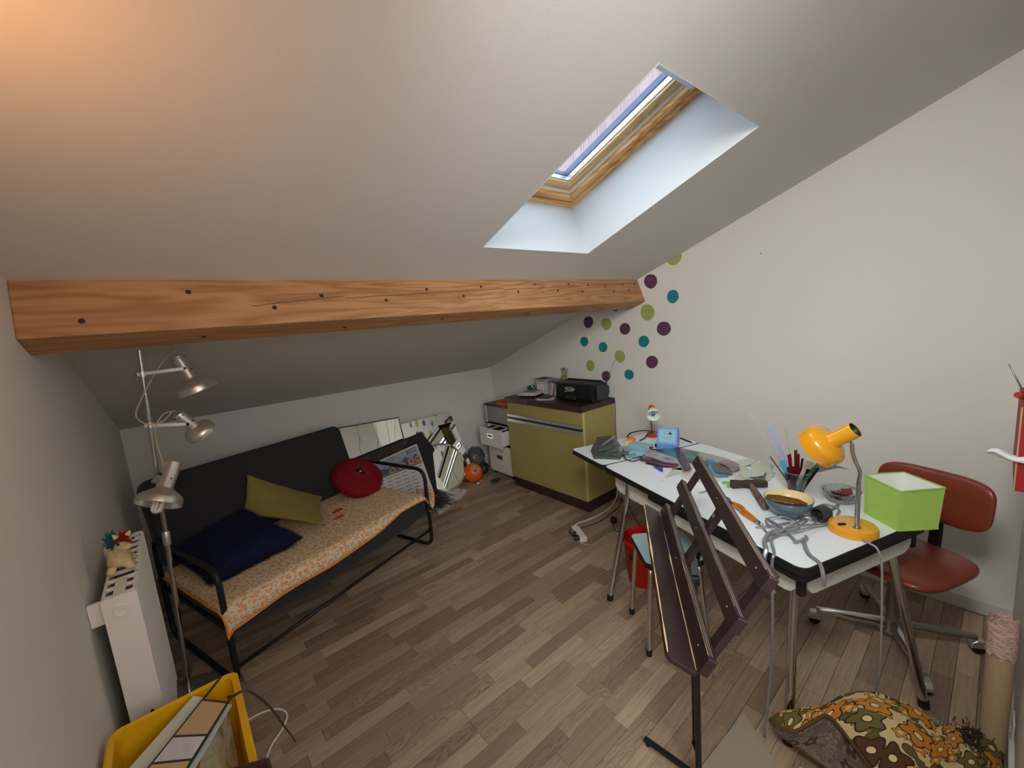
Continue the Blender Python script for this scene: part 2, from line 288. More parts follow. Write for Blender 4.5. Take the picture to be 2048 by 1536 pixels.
# ---------------------------------------------------------------- geometry helpers
def basis(d):
    d = Vector(d).normalized(); a = Vector((0, 0, 1)) if abs(d.z) < .9 else Vector((1, 0, 0))
    x = a.cross(d).normalized(); return x, d.cross(x), d
class MB:
    def __init__(s): s.v = []; s.f = []; s.uv = None
    def add(s, vs, fs):
        o = len(s.v); s.v += [Vector(p) for p in vs]; s.f += [tuple(i+o for i in f) for f in fs]; return s
    def box(s, c, d, rz=0, Mx=None):
        hx, hy, hz = d[0]/2, d[1]/2, d[2]/2
        vs = [Vector((x*hx, y*hy, z*hz)) for z in (-1, 1) for y in (-1, 1) for x in (-1, 1)]
        if Mx is None: Mx = Matrix.Rotation(rz, 3, 'Z')
        return s.add([Mx @ p+Vector(c) for p in vs], [(0, 2, 3, 1), (4, 5, 7, 6), (0, 1, 5, 4), (2, 6, 7, 3), (0, 4, 6, 2), (1, 3, 7, 5)])
    def b2(s, x0, x1, y0, y1, z0, z1): return s.box(((x0+x1)/2, (y0+y1)/2, (z0+z1)/2), (abs(x1-x0), abs(y1-y0), abs(z1-z0)))
    def bar(s, p, q, w, h, up=(0, 0, 1)):
        p, q = Vector(p), Vector(q); d = (q-p); ln = d.length; d.normalize(); x = d.cross(Vector(up)).normalized(); y = x.cross(d).normalized()
        return s.box((p+q)/2, (ln, w, h), Mx=Matrix((d, x, y)).transposed())
    def tube(s, pts, r, seg=10, closed=False, sy=1.0):
        pts = [Vector(p) for p in pts]; n = len(pts); vs = []; fs = []; px = None
        for i, p in enumerate(pts):
            a = pts[(i-1) % n] if (closed or i > 0) else p; b_ = pts[(i+1) % n] if (closed or i < n-1) else p
            d = (b_-a).normalized()
            if px is None: x = basis(d)[0]
            else:
                x = px-d*px.dot(d); x = x.normalized() if x.length > 1e-6 else basis(d)[0]
            px = x; y = d.cross(x); rr = r[i] if isinstance(r, (list, tuple)) else r
            vs += [p+x*rr*cos(t*2*pi/seg)+y*rr*sy*sin(t*2*pi/seg) for t in range(seg)]
        m_ = n if closed else n-1
        for i in range(m_):
            for t in range(seg):
                a = i*seg+t; b_ = i*seg+(t+1) % seg; c = ((i+1) % n)*seg+(t+1) % seg; d = ((i+1) % n)*seg+t; fs.append((a, b_, c, d))
        if not closed: fs.append(tuple(range(seg-1, -1, -1))); fs.append(tuple((n-1)*seg+t for t in range(seg)))
        return s.add(vs, fs)
    def lathe(s, prof, c=(0, 0, 0), axis=(0, 0, 1), seg=32, closed=False):
        x, y, d = basis(axis); c = Vector(c); vs = []; fs = []
        for r, z in prof: vs += [c+d*z+(x*cos(t*2*pi/seg)+y*sin(t*2*pi/seg))*max(r, 1e-5) for t in range(seg)]
        n = len(prof)
        for i in range(n if closed else n-1):
            j = (i+1) % n
            for t in range(seg): fs.append((i*seg+t, i*seg+(t+1) % seg, j*seg+(t+1) % seg, j*seg+t))
        return s.add(vs, fs)
    def prism(s, poly, z0, z1, f=None):
        """poly in 2D, extruded from z0 to z1; f maps (x,y,z) to world"""
        f = f or (lambda x, y, z: Vector((x, y, z))); n = len(poly)
        vs = [f(p[0], p[1], z0) for p in poly]+[f(p[0], p[1], z1) for p in poly]
        return s.add(vs, [tuple(range(n-1, -1, -1)), tuple(range(n, 2*n))]+[(i, (i+1) % n, (i+1) % n+n, i+n) for i in range(n)])
    def sph(s, c, r, seg=16, rings=10, Mx=None):
        c = Vector(c); rr = Vector(r) if hasattr(r, '__len__') else Vector((r, r, r)); vs = []; fs = []
        for i in range(rings+1):
            th = pi*i/rings
            for t in range(seg):
                p = Vector((rr.x*sin(th)*cos(2*pi*t/seg), rr.y*sin(th)*sin(2*pi*t/seg), rr.z*cos(th))); vs.append(c+(Mx @ p if Mx else p))
        for i in range(rings):
            for t in range(seg): fs.append((i*seg+t, (i+1)*seg+t, (i+1)*seg+(t+1) % seg, i*seg+(t+1) % seg))
        return s.add(vs, fs)
    def grid(s, pts, uv=None, thick=0):
        """pts[i][j] rows of points"""
        nr, nc = len(pts), len(pts[0]); o = len(s.v)
        s.v += [Vector(p) for r in pts for p in r]
        s.f += [(o+i*nc+j, o+i*nc+j+1, o+(i+1)*nc+j+1, o+(i+1)*nc+j) for i in range(nr-1) for j in range(nc-1)]
        if uv: s.uv = [q for r in uv for q in r]
        return s
def rrect(x0, x1, y0, y1, r, n=5):
    out = []
    for cx, cy, a in ((x1-r, y0+r, -90), (x1-r, y1-r, 0), (x0+r, y1-r, 90), (x0+r, y0+r, 180)):
        out += [(cx+r*cos(radians(a+90*i/n)), cy+r*sin(radians(a+90*i/n))) for i in range(n+1)]
    return out
def circ(cx, cy, r, n=24, ry=None): return [(cx+r*cos(2*pi*i/n), cy+(ry or r)*sin(2*pi*i/n)) for i in range(n)]
def spline(pts, n=8, closed=False):
    P = [Vector(p) for p in pts]; out = []; m_ = len(P)
    for i in range(m_ if closed else m_-1):
        g = (lambda k: P[k % m_]) if closed else (lambda k: P[min(max(k, 0), m_-1)])
        p0, p1, p2, p3 = g(i-1), g(i), g(i+1), g(i+2)
        for k in range(n):
            t = k/n; out.append(.5*((2*p1)+(-p0+p2)*t+(2*p0-5*p1+4*p2-p3)*t*t+(-p0+3*p1-3*p2+p3)*t**3))
    if not closed: out.append(P[-1])
    return out
def fillet(pts, r, n=5, closed=False):
    P = [Vector(p) for p in pts]; out = []; m_ = len(P)
    for i in range(m_):
        if not closed and i in (0, m_-1): out.append(P[i]); continue
        a, b_, c = P[(i-1) % m_], P[i], P[(i+1) % m_]; u = (a-b_); v = (c-b_); rr = min(r, u.length*.48, v.length*.48); u.normalize(); v.normalize()
        s_, e = b_+u*rr, b_+v*rr
        for k in range(n+1):
            t = k/n; out.append(s_*(1-t)**2+b_*2*t*(1-t)+e*t*t)
    return out
XF = {}
def circ_pts(r, z, n=40): return [Vector((r*cos(2*pi*i/n), r*sin(2*pi*i/n), z)) for i in range(n)]
ORD = ['first', 'second', 'third', 'fourth', 'fifth', 'sixth', 'seventh', 'eighth', 'ninth', 'tenth', 'eleventh', 'twelfth']
def finish(name, mb, mat, loc, inv, smooth, bevel):
    me = bpy.data.meshes.new(name)
    vs = [inv @ p for p in mb.v] if inv is not None else mb.v
    me.from_pydata([tuple(v) for v in vs], [], mb.f); me.update()
    bm = bmesh.new(); bm.from_mesh(me); bmesh.ops.recalc_face_normals(bm, faces=bm.faces); bm.to_mesh(me); bm.free()
    if mb.uv:
        ul = me.uv_layers.new(name='UVMap')
        for lp in me.loops: ul.data[lp.index].uv = mb.uv[lp.vertex_index]
    me.materials.append(M[mat] if isinstance(mat, str) else mat)
    if smooth:
        for p in me.polygons: p.use_smooth = True
        if smooth is not True: me.set_sharp_from_angle(angle=radians(smooth))
    o = bpy.data.objects.new(name, me); C.objects.link(o)
    if bevel:
        bv = o.modifiers.new('bevel', 'BEVEL'); bv.width = bevel; bv.segments = 2; bv.limit_method = 'ANGLE'; bv.angle_limit = radians(40)
    return o
def thing(name, label, cat, loc=(0, 0, 0), rz=0, group=None):
    o = bpy.data.objects.new(name, None); C.objects.link(o); o.empty_display_size = .05
    o.location = loc; o.rotation_euler = (0, 0, rz); o['label'] = label; o['category'] = cat
    if group: o['group'] = group
    XF[o.name] = Matrix.Translation(loc) @ Matrix.Rotation(rz, 4, 'Z'); return o
def part(name, mb, mat, parent, world=False, smooth=False, bevel=0, label=None, stuff=False):
    inv = XF[parent.name].inverted() if world else None
    o = finish(name, mb, mat, None, inv, smooth, bevel); o.parent = parent; XF[o.name] = XF[parent.name]
    if label: o['label'] = label
    if stuff: o['kind'] = 'stuff'
    return o
def solo(name, label, cat, mb, mat, group=None, smooth=False, bevel=0, stuff=False):
    n = len(mb.v); lo = Vector((min(p.x for p in mb.v), min(p.y for p in mb.v), min(p.z for p in mb.v))); hi = Vector((max(p.x for p in mb.v), max(p.y for p in mb.v), max(p.z for p in mb.v)))
    loc = Vector(((lo.x+hi.x)/2, (lo.y+hi.y)/2, lo.z)); inv = Matrix.Translation(-loc)
    o = finish(name, mb, mat, None, inv, smooth, bevel); o.location = loc; XF[o.name] = Matrix.Translation(loc)
    o['label'] = label; o['category'] = cat
    if group: o['group'] = group
    if stuff: o['kind'] = 'stuff'
    return o
def struct(name, mb, mat, parent=None, smooth=False, bevel=0, label=None):
    o = finish(name, mb, mat, None, None, smooth, bevel); XF[o.name] = Matrix.Identity(4)
    o['kind'] = 'structure'
    if label: o['label'] = label
    if parent: o.parent = parent
    return o
def text(s_, size, Mx, mat, parent, depth=.0004, name='lettering'):
    cu = bpy.data.curves.new('lettering_curve', 'FONT'); cu.body = s_; cu.size = size; cu.extrude = depth; cu.align_x = 'CENTER'; cu.align_y = 'CENTER'; cu.resolution_u = 3
    to = bpy.data.objects.new('lettering_tmp', cu); C.objects.link(to)
    dg = bpy.context.evaluated_depsgraph_get(); me = bpy.data.meshes.new_from_object(to.evaluated_get(dg)); bpy.data.objects.remove(to); bpy.data.curves.remove(cu)
    me.transform(XF[parent.name].inverted() @ Mx); me.materials.clear(); me.materials.append(M[mat])
    o = bpy.data.objects.new(name, me); C.objects.link(o); o.parent = parent; XF[o.name] = XF[parent.name]; return o
def frame(o, x, z):
    """4x4 with local x along x, local z along z (y completes)"""
    x = Vector(x).normalized(); z = Vector(z); z = (z-x*z.dot(x)).normalized(); y = z.cross(x); m_ = Matrix((x, y, z)).transposed().to_4x4(); m_.translation = Vector(o); return m_

# ================================================================= ROOM SHELL
XL, XR, YK, YB, YN = -.305, 2.845, 3.80, -1.75, -.105
SL = 0.357566; SN = Vector((0, sin(SL), cos(SL))); SD = Vector((0, cos(SL), -sin(SL))); SC = 2.361696
def cz(y): return (SC-SN.y*y)/SN.z
def sp(x, s, d): return Vector((x, 0, 0))+SD*s+SN*(SC+d)      # slope coordinates

# floor: separate strips in rows that run from left wall to right wall
sub = struct('floor', MB().b2(XL-.1, XR+.1, YB-.1, YK+.1, -.06, -.006), M['black'])
PW = .067; rows = []; y = YK; k = 0; strips = []
while y > YB:
    x = XL-random.random()*.4; y0 = max(y-PW, YB)
    while x < XR:
        ln = random.choice((.28, .36, .42, .5, .38)); x0, x1 = max(x, XL), min(x+ln, XR)
        if x1-x0 > .02: strips.append((x0, x1, y0, y, random.random(), random.random(), random.random()))
        x += ln
    y -= PW
def strip_mesh(name, lst):
    vs = []; fs = []; tn = []
    g = .0006
    for (x0, x1, y0, y1, a, b_, c_) in lst:
        o = len(vs); x0 += g; x1 -= g; y0 += g; y1 -= g; e = .0008
        vs += [(x0, y0, -.006), (x1, y0, -.006), (x1, y1, -.006), (x0, y1, -.006), (x0, y0, -e), (x1, y0, -e), (x1, y1, -e), (x0, y1, -e), (x0+e, y0+e, 0), (x1-e, y0+e, 0), (x1-e, y1-e, 0), (x0+e, y1-e, 0)]
        fs += [(o+i, o+(i+1) % 4, o+4+(i+1) % 4, o+4+i) for i in range(4)]+[(o+4+i, o+4+(i+1) % 4, o+8+(i+1) % 4, o+8+i) for i in range(4)]+[(o+8, o+9, o+10, o+11)]
        tn += [(a, b_, c_, 1)]*12
    me = bpy.data.meshes.new(name); me.from_pydata(vs, [], fs)
    ca = me.color_attributes.new('tone', 'FLOAT_COLOR', 'POINT'); ca.data.foreach_set('color', [q for t in tn for q in t])
    me.materials.append(M['plank']); o = bpy.data.objects.new(name, me); C.objects.link(o); o.parent = sub; return o
def vis(s_):
    cx, cy = (s_[0]+s_[1])/2, (s_[2]+s_[3])/2; p = Vector((cx, cy, -1.6)); zf = p.dot(_f)
    if zf < .2: return 0
    u, v = p.dot(_r)/zf*825, -p.dot(_u)/zf*825
    if abs(u) > 1090 or v > 800: return 0
    return 1/zf**2
strips.sort(key=lambda s_: -vis(s_))
for s_ in strips[:300]: strip_mesh('plank', [s_])
strip_mesh('plank_rest', strips[300:])['kind'] = 'stuff'

def wallbox(name, x0, x1, y0, y1, z1f, mat='wall'):
    mb = MB(); P = [(x0, y0), (x1, y0), (x1, y1), (x0, y1)]
    mb.add([Vector((a, b_, -.05)) for a, b_ in P]+[Vector((a, b_, z1f(b_))) for a, b_ in P], [(0, 3, 2, 1), (4, 5, 6, 7), (0, 1, 5, 4), (1, 2, 6, 5), (2, 3, 7, 6), (3, 0, 4, 7)])
    return struct(name, mb, mat)
top = lambda y_: cz(y_)+.02
wallbox('wall_left', XL-.12, XL, YB-.1, YK+.12, top)
wallbox('wall_right', XR, XR+.12, YB-.1, YK+.12, top)
wallbox('wall_back', XL, XR, YB-.12, YB, top)
wallbox('wall_knee', XL, XR, YK, YK+.12, top)
wn = wallbox('wall_near', .80, XR, YN-.1, YN, top)
struct('wall_near_lintel', MB().add([Vector((a, b_, c)) for a, b_ in ((XL, YN-.1), (.8, YN-.1), (.8, YN), (XL, YN)) for c in (2.15, cz(YN)+.02)], [(0, 2, 4, 6), (1, 7, 5, 3), (0, 1, 3, 2), (2, 3, 5, 4), (4, 5, 7, 6), (6, 7, 1, 0)]), 'wall')
# ceiling with the skylight opening
HX0, HX1, HS0, HS1 = 1.178, 1.914, -.17, .768
s_of = lambda y_: (Vector((0, y_, cz(y_)))).dot(SD)
sa, sb = s_of(YB-.05), s_of(YK+.05)
mb = MB()
xs = [XL-.05, HX0-.004, HX1+.004, XR+.05]; ss = [sa, HS0-.004, HS1+.004, sb]
for i in range(3):
    for j in range(3):
        if i == 1 and j == 1: continue
        mb.add([sp(xs[i], ss[j], 0), sp(xs[i+1], ss[j], 0), sp(xs[i+1], ss[j+1], 0), sp(xs[i], ss[j+1], 0), sp(xs[i], ss[j], .2), sp(xs[i+1], ss[j], .2), sp(xs[i+1], ss[j+1], .2), sp(xs[i], ss[j+1], .2)],
               [(0, 1, 2, 3), (7, 6, 5, 4), (0, 4, 5, 1), (1, 5, 6, 2), (2, 6, 7, 3), (3, 7, 4, 0)])
struct('ceiling', mb, 'ceil')
# shaft
def slab(mb, x0, x1, s0, s1, d0, d1):
    P = [sp(x, s_, d) for d in (d0, d1) for s_ in (s0, s1) for x in (x0, x1)]
    return mb.add(P, [(0, 2, 3, 1), (4, 5, 7, 6), (0, 1, 5, 4), (2, 6, 7, 3), (0, 4, 6, 2), (1, 3, 7, 5)])
win = bpy.data.objects.new('window_1', None); C.objects.link(win); win['kind'] = 'structure'; win['label'] = 'pine framed roof skylight over the white shaft'; XF[win.name] = Matrix.Identity(4)
t = .004; DS = .285
mb = MB(); slab(mb, HX0-t, HX0, HS0-t, HS1+t, .0, DS); slab(mb, HX1, HX1+t, HS0-t, HS1+t, 0, DS); slab(mb, HX0, HX1, HS0-t, HS0, 0, DS); slab(mb, HX0, HX1, HS1, HS1+t, 0, DS)
o = part('shaft_lining', mb, 'shaft', win)
# bright corner bead round the opening
e = .004
mb = MB(); slab(mb, HX0-.003, HX0, HS0-.003, HS1+.003, -.001, -.0001); slab(mb, HX1, HX1+.003, HS0-.003, HS1+.003, -.001, -.0001); slab(mb, HX0, HX1, HS0-.003, HS0, -.001, -.0001); slab(mb, HX0, HX1, HS1, HS1+.003, -.001, -.0001)
part('corner_bead', mb, 'shaft', win)
def ringp(name, x0, x1, s0, s1, w_, d0, d1, ma, mb_):
    a = MB(); slab(a, x0, x0+w_, s0, s1, d0, d1); part(name, a, ma, win, bevel=.002)
    a = MB(); slab(a, x1-w_, x1, s0, s1, d0, d1); part(name, a, ma, win, bevel=.002)
    a = MB(); slab(a, x0+w_, x1-w_, s0, s0+w_, d0, d1); part(name, a, mb_, win, bevel=.002)
    a = MB(); slab(a, x0+w_, x1-w_, s1-w_, s1, d0, d1); part(name, a, mb_, win, bevel=.002)
ringp('outer_frame', HX0-.03, HX1+.03, HS0-.03, HS1+.03, .066, DS, DS+.045, 'frame_pine', 'frame_pine_x')
ringp('inner_frame', HX0+.040, HX1-.040, HS0+.040, HS1-.040, .032, DS+.008, DS+.045, 'frame_pine', 'frame_pine_x')
ringp('gasket', HX0+.070, HX1-.070, HS0+.070, HS1-.070, .010, DS+.030, DS+.048, 'white', 'white')
ringp('sash_frame', HX0+.074, HX1-.074, HS0+.074, HS1-.074, .058, DS+.045, DS+.085, 'sash_pine', 'sash_pine_x')
ringp('glazing_bead', HX0+.130, HX1-.130, HS0+.130, HS1-.130, .008, DS+.055, DS+.08, 'alu', 'alu')
mb = MB(); slab(mb, HX0+.03, HX1-.085, -.11, -.030, DS-.012, DS+.03); part('vent_bar', mb, 'alu', win, bevel=.004)
mb = MB(); slab(mb, HX0+.03, HX1-.085, -.032, -.026, DS+.0, DS+.03); part('vent_lip', mb, 'dullsteel', win)
mb = MB(); slab(mb, HX0+.12, HX1-.12, HS0+.12, HS1-.12, DS+.066, DS+.07)
gm = bpy.data.materials.new('pane_glass'); gm.use_nodes = True; g_ = gm.node_tree; g_.nodes.remove(g_.nodes['Principled BSDF'])
tb = N(g_, 'ShaderNodeBsdfTransparent'); tb.inputs[0].default_value = (.93, .97, 1, 1); gl = N(g_, 'ShaderNodeBsdfGlossy', Roughness=.02); mxs = N(g_, 'ShaderNodeMixShader', Fac=.07)
L(g_, tb.outputs[0], mxs.inputs[1]); L(g_, gl.outputs[0], mxs.inputs[2]); L(g_, mxs.outputs[0], g_.nodes['Material Output'].inputs[0])
M['pane'] = gm; part('pane', mb, 'pane', win)
# zinc upstand outside the glass and roof covering
mb = MB(); slab(mb, HX1-.14, HX1-.10, HS0+.02, HS1, DS+.085, DS+.112); slab(mb, HX0, HX1-.10, HS1-.14, HS1-.10, DS+.085, DS+.105); slab(mb, HX0+.02, HX0+.05, HS0+.02, HS1, DS+.085, DS+.13)
struct('trim_1', mb, 'asphalt', label='zinc flashing upstand outside the skylight')
# neighbouring brick gable beyond the roof
mb = MB(); mb.box((24.5, 14, 9.5), (17, 4, 11)); mb.prism([(16, 15), (33, 15), (24.5, 21)], 12, 16, lambda x, y_, z: Vector((x, z, y_)))
o = solo('neighbouring_house', 'pinkish brick house gable seen through the skylight glass', 'building', mb, 'brick')

# baseboards
struct('baseboard_right', MB().b2(XR-.014, XR, YN, 1.9, 0, .07), 'base', bevel=.003)
struct('baseboard_near', MB().b2(.80, XR-.014, YN, YN+.014, 0, .07), 'base', bevel=.003)
struct('baseboard_knee', MB().b2(XL, XR, YK-.012, YK, 0, .06), 'base', bevel=.003)
struct('baseboard_left', MB().b2(XL, XL+.012, .0, YK, 0, .06), 'base', bevel=.003)

# beam (purlin), square to the slope
bs0, bs1 = s_of(1.835), s_of(1.835)+.135
mb = MB(); slab(mb, XL, XR, bs0, bs1, -.18, .005)
beam = struct('beam', mb, 'pine', bevel=.004, label='old pine beam crossing under the sloping ceiling')
XF[beam.name] = Matrix.Identity(4)
def knot(x, d, face, r):
    mbk = MB()
    if face == 0: c = sp(x, bs0, -d); n_ = -SD
    else: c = sp(x, bs0+d, -.18); n_ = -SN
    mbk.lathe([(0, .0012), (r*.8, .0012), (r, 0), (r, -.002), (0, -.002)], c, n_, 12)
    o = part('knot', mbk, 'knot', beam, smooth=40)
for i, (x, d) in enumerate([(-.17, .135), (.10, .045), (.35, .115), (.53, .07), (.80, .10), (1.02, .05), (1.22, .09), (1.35, .04), (1.60, .075), (1.75, .03), (1.93, .075), (2.05, .03), (2.16, .085), (2.24, .035), (2.42, .05), (2.5, .09), (2.63, .04), (2.68, .085), (2.78, .04)]):
    knot(x, d, 0, .0085 if x < .6 else .0075)
for x, d in [(.12, .08), (.62, .09), (1.1, .07), (1.7, .08), (2.4, .07)]: knot(x, d, 1, .009)
for a, b_, dd in ((.28, .62, .105), (.62, 1.5, .085), (1.5, 2.8, .06)):
    pts = [sp(a+(b_-a)*i/14, bs0-.0004, -(dd-.03*(i/14))+.004*noise.noise(Vector((a*3+i*.7, 0, 0)))) for i in range(15)]
    part('crack', MB().tube(pts, .0011, 5), 'knot', beam)

# wall stickers
dots = [('p',1.723,1.809,.053),('t',1.551,1.681,.046),('g',1.759,1.583,.06),('p',1.629,1.455,.054),('p',1.965,1.467,.048),('g',2.144,1.514,.05),('p',2.333,1.54,.051),('t',2.391,1.373,.044),('t',2.19,1.322,.044),('t',1.799,1.363,.046),('g',2.025,1.245,.051),('g',2.337,1.161,.048),('t',1.944,1.097,.043),('p',1.735,1.204,.05),('p',2.174,1.074,.045),('t',2.043,1.652,.042)]
dl = ['purple round wall sticker above and right of the beam end','teal round wall sticker, rightmost of the teal ones','largest lime round wall sticker, just right of the beam end','purple round wall sticker farthest right, below the largest lime one','purple round wall sticker between two lime ones below the beam end','lime round wall sticker just under the beam','purple round wall sticker farthest left, under the beam','small teal round wall sticker farthest left of all','teal round wall sticker above the radio, second teal from the left','teal round wall sticker below the largest lime one','lime round wall sticker behind the tip of the radio aerial','lime round wall sticker behind the plant stakes, lowest lime one','teal round wall sticker low, right of the radio aerial','purple round wall sticker, lowest on the right, above the small clip lamp','purple round wall sticker half hidden behind the radio','teal round wall sticker mostly hidden behind the beam']
M['dp'] = pm('plum_vinyl', S(94, 58, 82), .6, var=.04); M['dt'] = pm('teal_vinyl', S(20, 128, 138), .6, var=.04); M['dg'] = pm('lime_vinyl', S(160, 172, 96), .6, var=.04)
for (c, y_, z, r), lb in zip(dots, dl):
    ph = random.random()*6; poly = [(y_+(r*(1+.035*sin(2*a+ph)+.02*sin(3*a+ph*2)))*cos(a), z+(r*(1+.035*sin(2*a+ph)+.02*sin(3*a)))*sin(a)) for a in [2*pi*i/32 for i in range(32)]]
    solo('wall_sticker', lb, 'sticker', MB().prism(poly, XR-.0012, XR-.0001, lambda a, b_, c_: Vector((c_, a, b_))), 'd'+c, 'round wall stickers')
poly = [p for p in circ(1.536, 1.955, .058, 40)]; poly = [(a, min(b_, cz(a)-.001)) for a, b_ in poly]
solo('wall_sticker', 'lime half-round wall sticker cut off by the sloping ceiling', 'sticker', MB().prism(poly, XR-.0012, XR-.0001, lambda a, b_, c_: Vector((c_, a, b_))), 'dg', 'round wall stickers')

# ================================================================= SOFA
def pillow(c00, c10, c11, c01, th, n=22, wr=.004, pinch=.5):
    c00, c10, c11, c01 = map(Vector, (c00, c10, c11, c01)); nn = ((c10-c00).cross(c01-c00)).normalized()
    if nn.z < 0: nn = -nn
    mb = MB()
    for sg in (1, -1):
        rows = []
        for i in range(n+1):
            r = []
            for j in range(n+1):
                u, v = i/n, j/n; a, b_ = 2*u-1, 2*v-1
                # edges pulled in between the corners
                uu = .5+(u-.5)*(1-.09*(1-b_*b_)); vv = .5+(v-.5)*(1-.09*(1-a*a))
                p = (c00*(1-uu)+c10*uu)*(1-vv)+(c01*(1-uu)+c11*uu)*vv
                h = ((1-a**4)*(1-b_**4))**.5*th/2
                p = p+nn*sg*h+nn*wr*noise.noise(p*14)*2
                r.append(p)
            rows.append(r)
        mb.grid(rows)
    return mb
def tufts(src, n, ln, wd, gravity=.3, seed=3):
    """short hairs scattered over the faces of src"""
    rnd = random.Random(seed); areas = []; acc = 0; fs = []
    for f in src.f:
        p = [src.v[i] for i in f]; a = ((p[1]-p[0]).cross(p[2]-p[0])).length; acc += a; areas.append(acc); fs.append(p)
    import bisect
    cen = sum(src.v, Vector())/len(src.v); mb = MB()
    for _ in range(n):
        p = fs[bisect.bisect(areas, rnd.random()*acc) % len(fs)]; a, b_ = rnd.random(), rnd.random()
        q = (p[0]*(1-a)+p[1]*a)*(1-b_)+(p[-1]*(1-a)+p[2]*a)*b_ if len(p) == 4 else p[0]
        nn = (p[1]-p[0]).cross(p[2]-p[0])
        if nn.length < 1e-9: continue
        nn.normalize()
        if nn.dot(q-cen) < 0: nn = -nn
        d = (nn+Vector((rnd.uniform(-.9, .9), rnd.uniform(-.9, .9), rnd.uniform(-.9, .4)-gravity))*.8).normalized()
        x = d.cross(nn)
        if x.length < 1e-4: continue
        x = x.normalized()*wd; l_ = ln*rnd.uniform(.5, 1.2); o = len(mb.v)
        mb.v += [q-x-nn*.002, q+x-nn*.002, q+d*l_]; mb.f.append((o, o+1, o+2))
    return mb
SZ = radians(18.0)
sofa = thing('sofa', 'black tube framed sofa with charcoal seat and back below the beam', 'sofa', (.025, 2.23, 0), SZ)
SW = 1.335; SDp = .745
def sofa_pt(u, v, z): return (u, v, z)
r = .0135
for u, nm in ((0, 'end_frame'), (SW, 'end_frame')):
    loop = fillet([(u, 0, .60), (u, SDp, .60), (u, SDp, .0145), (u, 0, .0145)], .085, 7, True)
    part(nm, MB().tube(loop, r, 12, True), 'blackmetal', sofa, smooth=True)
part('front_rail', MB().tube([(0, .0, .105), (SW, .0, .14)], .010, 10), 'blackmetal', sofa, smooth=True)
part('seat_rail', MB().tube([(0, .03, .29), (SW, .03, .31)], .013, 10), 'blackmetal', sofa, smooth=True)
part('seat_rail', MB().tube([(0, SDp-.06, .29), (SW, SDp-.06, .31)], .013, 10), 'blackmetal', sofa, smooth=True)
part('side_rail', MB().tube([(.01, .02, .29), (.01, SDp-.02, .29)], .011, 10), 'blackmetal', sofa, smooth=True)
part('side_rail', MB().tube([(SW-.01, .02, .31), (SW-.01, SDp-.02, .31)], .011, 10), 'blackmetal', sofa, smooth=True)
for u in (.0, SW): part('bolt', MB().lathe([(0, .004), (.007, .003), (.009, 0)], (u, -.0135, .285), (0, -1, 0), 10), 'dullsteel', sofa, smooth=True)
# seat mattress with soft sagging lower edge
def soft_box(x0, x1, y0, y1, z0, z1, rr=.03, f=None, n=28):
    mb = MB(); prof = rrect(y0, y1, z0, z1, rr, 5); rows = []
    for i in range(n+1):
        t = i/n; x = x0+(x1-x0)*t; e = min(1, min(t, 1-t)*n*.6+.0); e = .82+.18*min(1, e)
        cy, cz_ = (y0+y1)/2, (z0+z1)/2; rw = []
        for (py, pz) in prof:
            p = Vector((x, cy+(py-cy)*(.96+.04*e if e < 1 else 1), cz_+(pz-cz_)*e))
            rw.append(f(p) if f else p)
        rows.append(rw+[rw[0]])
    mb.grid(rows); k = len(prof)
    mb.f.append(tuple(range(k))); o = n*(k+1); mb.f.append(tuple(o+i for i in range(k-1, -1, -1)))
    return mb
sag = lambda p: Vector((p.x, p.y, p.z+(-.03*sin(pi*min(1, max(0, p.x/SW)))-.004*sin(p.x*30) if p.z < .34 and p.y < .2 else 0)))
part('seat_mattress', soft_box(.02, SW-.035, -.005, .70, .255, .405, .035, sag), 'fab', sofa, smooth=50)
# back cushion leaning
def backpt(u, h, d): # h along slope height, d thickness backwards
    return Vector((u, .66+.3*(h)+d*.95, .42+h-d*.28))
mb = MB(); poly = rrect(.005, 1.262, .0, .485, .055, 6)
mb.prism(poly, 0, .085, lambda a, b_, c_: backpt(a, b_, c_))
o = part('back_cushion', mb, 'fab', sofa, smooth=40, bevel=.014)
for h in (.10, .32):
    part('seam', MB().tube([backpt(.02+i*.0305, h+.002*sin(i), -.0005) for i in range(41)], .0012, 5), 'fab', sofa)
# floral quilt (a thing of its own, lies on the seat)
NU, NV = 70, 34; rows = []; uvs = []
def quilt(u, t):
    """t arc length from back: 0 at the back edge, drops over the front"""
    v = .67-t; vf = .0
    z = .424+.004*noise.noise(Vector((u*9, t*9, 0)))+.002*sin(u*40+t*17)*(.5+.5*sin(t*9))
    hem = 0.0
    if v < vf+.03:
        over = vf+.03-v; a = min(over/.05, pi/2)
        z = .424-.05*(1-cos(a)); v = vf+.03-.05*sin(a)
        if over > .05*pi/2: z -= over-.05*pi/2; v -= .004*sin(u*16)
    return Vector((u, v-.010, z))
Fo = Matrix.Translation((.025, 2.23, 0)) @ Matrix.Rotation(SZ, 4, 'Z')
hemlen = lambda u: .70+.085*max(0, 1-u/1.05)**.7-.012*sin(u*7)
border = []
for i in range(NU+1):
    u = -.03+i/NU*1.36; row = []; ru = []
    T = hemlen(max(0, u))
    for j in range(NV+1):
        t = T*(j/NV)
        tl = t if u > .2 else t
        p = quilt(u, t)
        if u > 1.30: p.z -= (u-1.30)*1.3; p.x = 1.30+(u-1.30)*.2+.008
        if u < .0: p.z += u*1.0; p.x = u*.5
        row.append(Fo @ p); ru.append((u, t))
    rows.append(row); uvs.append(ru)
mb = MB(); mb.grid(rows, uvs)
qt = thing('floral_quilt', 'cream quilt with small orange flowers spread over the sofa seat', 'blanket', tuple(Fo @ Vector((.65, .3, .42))), SZ)
o = part('quilt_cloth', mb, 'floral', qt, world=True, smooth=True); o.modifiers.new('solid', 'SOLIDIFY').thickness = .006
